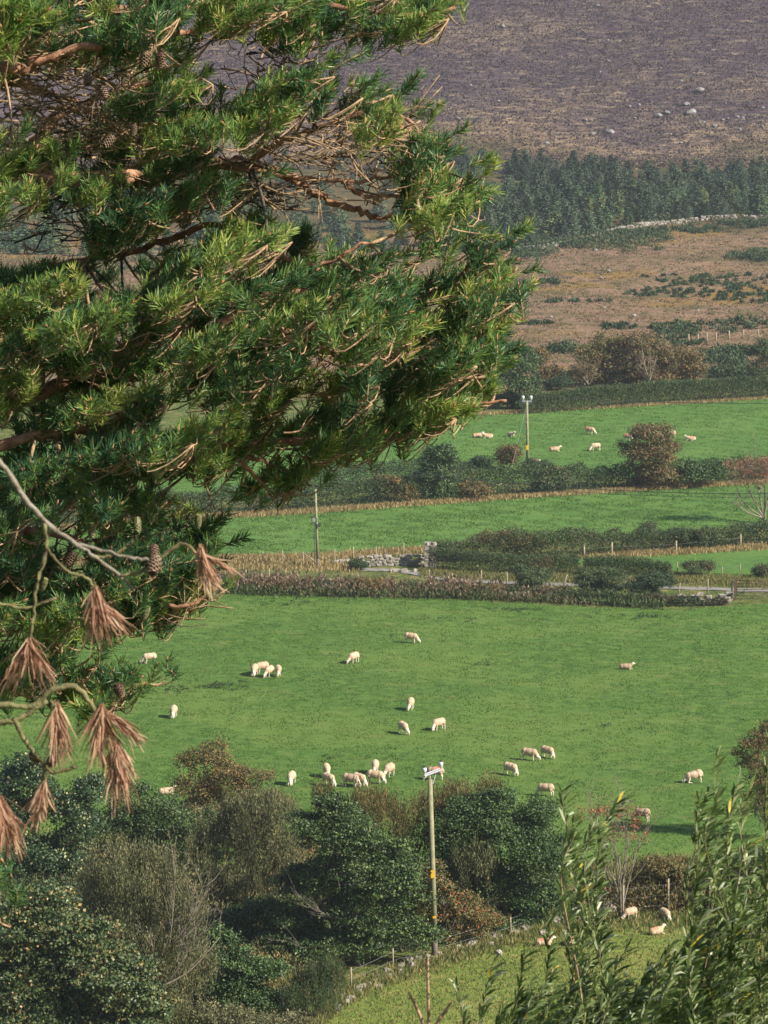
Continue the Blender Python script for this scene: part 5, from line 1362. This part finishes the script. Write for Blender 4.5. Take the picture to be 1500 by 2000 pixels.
for tip, dirn, ln, a, hue in tips:
    s0 = tip - dirn * ln
    m2 = a * .5 + s0 * .5 + np.array([0, 0, -.012]) + rgp.normal(0, .006, 3)
    c_ = curve([a, m2, s0, tip], 7)
    tw.tube([loc(q) for q in c_], np.linspace(.0030, .0018, 7), 4, 0)
    nn = int(ln * 760); f = rgp.random(nn) ** .75
    base = tip - dirn * (ln * (1 - f))[:, None]
    ax = unit(np.cross(np.broadcast_to(dirn, (nn, 3)), rgp.normal(size=(nn, 3))))
    div = rgp.uniform(.5, 1.35, nn)[:, None]
    div = np.where((f > .9)[:, None], div * .75, div)
    D = unit(dirn * 1.0 + ax * div * 1.15 + np.array([.16, 0, .10]))
    PV.append(base); PD.append(D); PL.append(rgp.uniform(.030, .050, nn)); PR.append(np.clip(hue ** 1.2 * .78 + .04 + rgp.normal(0, .15, nn), 0, 1))
    if rgp.random() < .5:
        b0 = loc(tip); bud.tube([b0 - dirn * .004, b0 + dirn * .006, b0 + dirn * .018], [.0026, .0034, .0010], 5)
P = np.concatenate(PV) - pine_base; D = np.concatenate(PD); L_ = np.concatenate(PL); r_ = np.concatenate(PR); n = len(P)
print('needles', n)
# slightly bowed needle: two quads
U = unit(np.cross(D, rgp.normal(size=(n, 3)))); W_ = .0016
bend = unit(np.cross(D, U)) * (L_ * rgp.uniform(-.12, .12, n))[:, None] + np.array([0, 0, -1]) * (L_ * .05)[:, None]
mid = P + D * (L_ * .5)[:, None] + bend
tipp = P + D * L_[:, None]
V = np.empty((n, 6, 3)); V[:, 0] = P + U * W_ * .8; V[:, 1] = P - U * W_ * .8; V[:, 2] = mid - U * W_; V[:, 3] = mid + U * W_; V[:, 4] = tipp - U * W_ * .35; V[:, 5] = tipp + U * W_ * .35
k = np.arange(n)[:, None] * 6
F = np.concatenate([k + np.array([0, 1, 2, 3]), k + np.array([3, 2, 4, 5])], 1).reshape(-1, 4)
link('needle_foliage', np_mesh('needle_foliage', V.reshape(-1, 3), F, np.repeat(r_, 2)), pine, [M['needle']])
t_ = tw.build('twig', [M['pinetwig'], M['darktwig']], pine, True); t_['kind'] = 'stuff'
b_ = bud.build('bud', M['bud'], pine, True); b_['kind'] = 'stuff'

# cones
def cone_mesh(name, open_, green=False):
    g_ = Geo(); H_ = .046; n_ = 60
    g_.tube([(0, 0, t * H_) for t in np.linspace(0, 1, 7)], [.006 if open_ else .009, .011, .013, .0125, .011, .008, .002], 8, 0)
    for i in range(n_):
        t = (i + .5) / n_; a = i * 2.39996; r_ = .013 * math.sin(math.pi * min(1, (t * .85 + .12))) ** .7 + .002
        d = np.array([math.cos(a), math.sin(a), 0]); s = np.array([-d[1], d[0], 0]); c0 = d * r_ * .6 + np.array([0, 0, t * H_])
        o_ = (.008 if open_ else .003); up = np.array([0, 0, .002 if open_ else .004]); w_ = .0052
        c1 = c0 + d * o_ + up
        Vv = [c0 - s * w_ * .6, c0 + s * w_ * .6, c1 + s * w_, c1 - s * w_, c0 - s * w_ * .6 + (0, 0, .0025), c0 + s * w_ * .6 + (0, 0, .0025), c1 + s * w_ * .8 + (0, 0, .0028), c1 - s * w_ * .8 + (0, 0, .0028)]
        g_.add(Vv, [(0, 1, 2, 3), (4, 7, 6, 5), (0, 3, 7, 4), (1, 5, 6, 2)], 0); g_.add([Vv[3], Vv[2], Vv[6], Vv[7]], [(0, 1, 2, 3)], 1)
    me = bpy.data.meshes.new(name); me.from_pydata(g_.v, [], g_.f)
    me.materials.append(M['greencone'] if green else M['cone']); me.materials.append(M['greencone'] if green else M['conetip'])
    me.polygons.foreach_set("material_index", g_.m); me.update(); return me
co_m, cg_m = cone_mesh('pine_cone', True), cone_mesh('pine_cone', False, True)
def put_cone(parent, me, px, py, y, s=1, origin=None):
    o = bpy.data.objects.new('pine_cone', me); C.objects.link(o); o.parent = parent
    p_ = pt(px, py, y) - origin; o.location = tuple(p_); o.scale = (s, s, s); o.rotation_euler = (R(180) + rgp.normal(0, .4), rgp.normal(0, .4), rgp.uniform(0, 6))
for px, py, s, gr in [(280, 82, 1.0, 0), (288, 112, 1.0, 0), (315, 118, .95, 0), (172, 158, .8, 0), (222, 280, .9, 0), (262, 258, .7, 0), (230, 1352, 1.0, 0), (142, 1092, 1.0, 0), (196, 182, .8, 0)]:
    put_cone(pine, co_m, px, py - 15, PY - .55, s, pine_base)
for px, py, s, gr in [(178, 1035, 1.0, 1), (268, 1025, 1.0, 1), (388, 1020, .9, 1), (90, 1145, .9, 1), (400, 1165, 1, 1), (412, 1158, 1, 1), (180, 1145, .9, 1), (290, 1200, .9, 1)]:
    put_cone(pine, cg_m, px, py - 15, PY - .55, s, pine_base)

# ------------------------------------------------------------------ dead pine boughs hanging nearer (about 5.6 m)
NY = 5.6
dx = -1.25
db = np.array([dx, NY + .1, float(Z(dx, NY + .1))])
dead = empty('dying_pine', db); tag(dead, 'nearest pine with lichened dead boughs and hanging brown needle clusters at the left', 'pine tree')
g_ = Geo(); g_.tube([np.array([.05 * math.sin(h), 0, h - .3]) for h in np.linspace(0, 8.5, 10)], np.linspace(.16, .05, 10), 12); g_.build('trunk', M['pinebark'], dead, True)
def near_branch(pl, r0, r1, mat='lichen', dy=0):
    c_ = curve([pt(a, b, NY + dy) for a, b in pl], len(pl) * 5)
    if pl[0][0] < -30:
        q0 = np.array([dx, NY + .1, c_[0][2] + .05]); c_ = curve([q0, (q0 + c_[0]) / 2, c_[0]], 6)[:-1] + c_
    rad = np.linspace(r0, r1, len(c_)) * (1 + .12 * rgp.normal(size=len(c_)))
    g_ = Geo(); g_.tube([q - db + rgp.normal(0, .0008, 3) for q in c_], rad, 8); g_.build('bough', M[mat], dead, True)
near_branch([(-80, 830), (0, 903), (42, 965), (92, 1022), (150, 1062), (190, 1092), (235, 1125), (262, 1155)], .0062, .0022)
near_branch([(88, 1022), (90, 1075), (72, 1140), (66, 1200), (55, 1262)], .0034, .0026, 'mossbark')
near_branch([(150, 1062), (210, 1078), (260, 1090), (290, 1092)], .0028, .0022)
near_branch([(92, 1072), (125, 1112), (165, 1128), (185, 1150), (188, 1168)], .0026, .002, 'mossbark')
near_branch([(236, 1126), (270, 1118), (300, 1100), (345, 1066), (370, 1068), (392, 1090)], .0034, .0022, 'mossbark')
near_branch([(180, 1088), (215, 1085), (250, 1065), (268, 1050)], .0026, .0018, 'mossbark')
near_branch([(-80, 1390), (0, 1378), (60, 1380), (95, 1352), (140, 1340), (168, 1362), (190, 1395), (212, 1440), (228, 1470)], .0058, .0028, 'mossbark')
near_branch([(-80, 1425), (0, 1412), (50, 1398), (92, 1368)], .0052, .0035, 'mossbark')
near_branch([(28, 1402), (45, 1440), (70, 1475), (85, 1495), (85, 1550)], .0042, .0022, 'mossbark')
near_branch([(84, 1494), (105, 1508), (150, 1496)], .0036, .0026, 'mossbark')
near_branch([(98, 1368), (112, 1392)], .0022, .0018, 'mossbark')
near_branch([(-80, 1545), (-10, 1560), (5, 1575)], .0036, .002, 'mossbark')
near_branch([(-60, 1170), (0, 1178), (50, 1188), (112, 1168)], .003, .002, 'mossbark', .3)
def needle_cluster(px, py, ang, spread, n_, l0, l1, dy=0):
    base = pt(px, py, NY + dy) - db
    d0 = np.array([math.sin(ang), 0, -math.cos(ang)])
    n_ = int(n_ * 1.35); l1 *= .88;  pb_ = base + d0 * (rgp.random(n_) ** 1.6 * .045 - .016)[:, None] + rgp.normal(0, .002, (n_, 3))
    D = unit(d0 + np.stack([rgp.normal(0, spread, n_), rgp.normal(0, spread, n_), rgp.normal(0, spread * .3, n_)], 1))
    L_ = rgp.uniform(l0 * .75, l1 * 1.05, n_) * np.where(rgp.random(n_) < .22, rgp.uniform(.25, .7, n_), 1)
    # needles curve downwards
    U = unit(np.cross(D, rgp.normal(size=(n_, 3)))); w_ = rgp.uniform(.0007, .0014, n_)[:, None]
    V = []; F = []; pv = pb_; dd = D; 
    lay = [pb_]
    for s in range(3):
        pv = pv + dd * (L_ / 3)[:, None]; dd = unit(dd + np.array([0.05, 0, -.22]) + rgp.normal(0, .16, (n_, 3))); lay.append(pv)
    ws = [.6, 1, .9, .3]
    A = np.empty((n_, 8, 3))
    for s in range(4): A[:, 2 * s] = lay[s] + U * w_ * ws[s]; A[:, 2 * s + 1] = lay[s] - U * w_ * ws[s]
    k = np.arange(n_)[:, None] * 8
    F = np.concatenate([k + np.array([0, 1, 3, 2]), k + np.array([2, 3, 5, 4]), k + np.array([4, 5, 7, 6])], 1).reshape(-1, 4)
    link('needle_cluster', np_mesh('needle_cluster', A.reshape(-1, 3), F, np.repeat(np.clip(rgp.normal(.45, .25, n_), 0, 1), 3)), dead, [M['deadneedle']])
needle_cluster(188, 1165, .12, .36, 170, .045, .075)
needle_cluster(192, 1180, .9, .2, 60, .04, .07)
needle_cluster(56, 1262, -.1, .60, 50, .04, .07)
needle_cluster(50, 1270, -.6, .2, 34, .05, .075)
needle_cluster(62, 1266, .6, .2, 34, .05, .07)
needle_cluster(112, 1392, .0, .26, 170, .05, .08)
needle_cluster(198, 1398, -.05, .36, 170, .05, .08)
needle_cluster(215, 1400, 1.0, .25, 90, .04, .065)
needle_cluster(228, 1468, .1, .30, 230, .05, .082)
needle_cluster(83, 1545, -.25, .36, 110, .03, .055)
needle_cluster(2, 1572, .3, .34, 160, .05, .085)
needle_cluster(395, 1085, .25, .34, 90, .035, .06)
needle_cluster(398, 1086, 1.1, .18, 30, .04, .055)
put_cone(dead, co_m, 305, 1088, NY - .01, .6, db)
put_cone(dead, co_m, 300, 1062, NY + .01, .45, db)
put_cone(dead, co_m, 62, 1470, NY, .45, db)
put_cone(dead, co_m, 108, 1478, NY, .45, db)

# ------------------------------------------------------------------ willow in the lower right corner (about 9 m)
WY = 9.0
wb = np.array([.95, WY + .3, float(Z(.95, WY + .3))])
wil = empty('willow', wb); tag(wil, 'windblown willow with narrow pale backed leaves in the lower right corner', 'willow')
rgw = np.random.default_rng(77)
def wstem(pl, r0, dy, leafy=1.0, part=True, lsize=1.0):
    c_ = np.array(curve([pt(a, b, WY + dy) for a, b in pl], len(pl) * 6))
    g_ = Geo(); g_.tube([q - wb for q in c_], np.linspace(r0 * .7, .0007, len(c_)), 6)
    seg = np.linalg.norm(np.diff(c_, axis=0), axis=1); cum = np.concatenate([[0], np.cumsum(seg)]); tot = cum[-1]
    n_ = int(tot / .0037 * leafy); s = rgw.uniform(.04 * tot, tot, n_)
    P = np.stack([np.interp(s, cum, c_[:, i]) for i in range(3)], 1)
    ax = np.stack([np.interp(s + .02, cum, c_[:, i]) for i in range(3)], 1) - P; ax = unit(ax + 1e-6)
    sd = rgw.normal(size=(n_, 3)); sd[:, 2] *= .4
    D = unit(ax * .75 + unit(sd) * .7 + np.array([.48, 0, .05]))
    return g_, P - wb, D, rgw.uniform(.026, .058, n_) * lsize
LV = []; 
def addw(pl, r0, dy, leafy=1.0, lsize=1.0):
    g_, P, D, L_ = wstem(pl, r0, dy, leafy, True, lsize); g_.build('stem', M['bare'] if rgw.random() < .25 else M['mossbark'], wil, True); LV.append((P, D, L_))
hero = [([(1230, 2300), (1190, 1960), (1160, 1840), (1120, 1700), (1105, 1600), (1095, 1548)], .004, 0, 1.1),
        ([(1250, 2300), (1180, 1900), (1165, 1760), (1170, 1660), (1190, 1590), (1215, 1560)], .0035, -.1, 1.2),
        ([(1420, 2300), (1390, 1900), (1400, 1700), (1395, 1600), (1396, 1478)], .004, .1, .55),
        ([(1380, 2200), (1340, 1800), (1360, 1650), (1362, 1590), (1365, 1560)], .003, .1, 1.0),
        ([(1450, 2200), (1430, 1800), (1420, 1640), (1432, 1560), (1440, 1530)], .003, 0, .8),
        ([(1520, 2200), (1500, 1800), (1495, 1600), (1500, 1480), (1510, 1430)], .004, -.1, 1.2),
        ([(1380, 2250), (1330, 2000), (1345, 1850), (1362, 1720)], .004, -.2, .7),
        ([(1440, 2200), (1430, 1850), (1445, 1700), (1462, 1640)], .004, -.2, .9),
        ([(940, 2250), (930, 2050), (945, 1960), (962, 1878)], .002, 0, .5),
        ([(900, 2200), (905, 2050), (900, 1975), (892, 1930)], .002, .1, .5),
        ([(1000, 2250), (985, 2050), (1010, 1950), (1022, 1870)], .003, 0, .9),
        ([(1080, 2250), (1060, 2000), (1070, 1880), (1068, 1790)], .003, .1, .9),
        ([(1200, 2200), (1180, 2000), (1200, 1900), (1225, 1850)], .003, .1, .9)]
for a in hero: addw(*a)
for _ in range(9):
    x0 = rgw.uniform(1095, 1165); yt = rgw.uniform(1590, 1800); addw([(x0 + 70, 2300), (x0 + rgw.normal(25, 14), 1950), (x0 - 8, yt + 90), (x0 + 18, yt)], .003, rgw.uniform(-.3, .3), .8, .85)
for _ in range(14):
    x0 = rgw.uniform(1360, 1520); yt = rgw.uniform(1520, 1700); addw([(x0 + 20, 2300), (x0 + rgw.normal(5, 18), 1900), (x0 - 14, yt + 90), (x0 + 12, yt)], .003, rgw.uniform(-.3, .3), .75, .9)
for _ in range(250):
    x0 = rgw.uniform(960, 1560)
    top_ = np.interp(x0, [960, 1060, 1150, 1250, 1330, 1400, 1500, 1560], [1930, 1880, 1880, 1870, 1800, 1740, 1680, 1660])
    yt = top_ + abs(rgw.normal(0, 120)) + rgw.uniform(0, 40)
    xb = x0 + rgw.normal(-30, 60)
    addw([(xb, max(2250, yt + 200)), ((xb + x0) / 2 - 15, (2250 + yt) / 2), (x0 - 8, yt + 70), (x0 + 18, yt)], .0035, rgw.uniform(-.5, .6), rgw.uniform(.7, 1.3), rgw.uniform(.75, 1.05))
P = np.concatenate([a[0] for a in LV]); D = np.concatenate([a[1] for a in LV]); L_ = np.concatenate([a[2] for a in LV]); n = len(P)
U = unit(np.cross(D, rgw.normal(size=(n, 3)))); N_ = np.cross(D, U); W_ = (L_ * .055 + .0008)
cv = rgw.uniform(-.1, .22, n)
A = np.empty((n, 8, 3)); lay = [P, P + D * (L_ * .33)[:, None] + N_ * (L_ * cv * .25)[:, None], P + D * (L_ * .68)[:, None] + N_ * (L_ * cv * .2)[:, None] + np.array([0, 0, -.0])[None], P + D * L_[:, None] - N_ * (L_ * cv * .5)[:, None] + np.array([0, 0, -.006])]
for s, wsc in enumerate([.15, 1, .9, .1]): A[:, 2 * s] = lay[s] + U * (W_ * wsc)[:, None]; A[:, 2 * s + 1] = lay[s] - U * (W_ * wsc)[:, None]
k = np.arange(n)[:, None] * 8
F = np.concatenate([k + np.array([0, 1, 3, 2]), k + np.array([2, 3, 5, 4]), k + np.array([4, 5, 7, 6])], 1).reshape(-1, 4)
rv = np.clip(rgw.beta(1.6, 2.2, n), 0, .96); rv = np.where(rgw.random(n) < .012, 1.0, rv)
link('leaf_foliage', np_mesh('leaf_foliage', A.reshape(-1, 3), F, np.repeat(rv, 3)), wil, [M['willow']])
print('willow leaves', n)

# bare sapling twigs at the bottom edge
sb = np.array([.10, WY + .2, float(Z(.10, WY + .2))]); sap = empty('bare_sapling', sb); tag(sap, 'leafless pinkish sapling twigs rising from the bottom edge below the tall pole', 'sapling')
for pl in [[(845, 2300), (838, 2010), (836, 1940), (835, 1872)], [(840, 2060), (826, 2000), (812, 1965), (798, 1938)], [(842, 2050), (856, 1995), (870, 1975), (882, 1955)]]:
    g_ = Geo(); c_ = curve([pt(a, b, WY + .2) for a, b in pl], 12); g_.tube([q - sb for q in c_], np.linspace(.0055, .0032, 12), 7); g_.build('twig', M['bare'], sap, True)

# ------------------------------------------------------------------ air
m = bpy.data.materials.new("haze"); m.use_nodes = True; t = m.node_tree
t.nodes.remove(t.nodes["Principled BSDF"])
pvn = t.nodes.new("ShaderNodeVolumePrincipled"); pvn.inputs["Density"].default_value = 0.00012; pvn.inputs["Color"].default_value = (.78, .88, 1, 1); pvn.inputs["Anisotropy"].default_value = .2
t.links.new(pvn.outputs[0], t.nodes["Material Output"].inputs["Volume"])
g_ = Geo(); g_.box((0, 1450, 170), (3010, 3710, 342.4)); hz = g_.build('haze', m); tag(hz, 'thin pale haze over the valley', 'haze', kind='stuff')
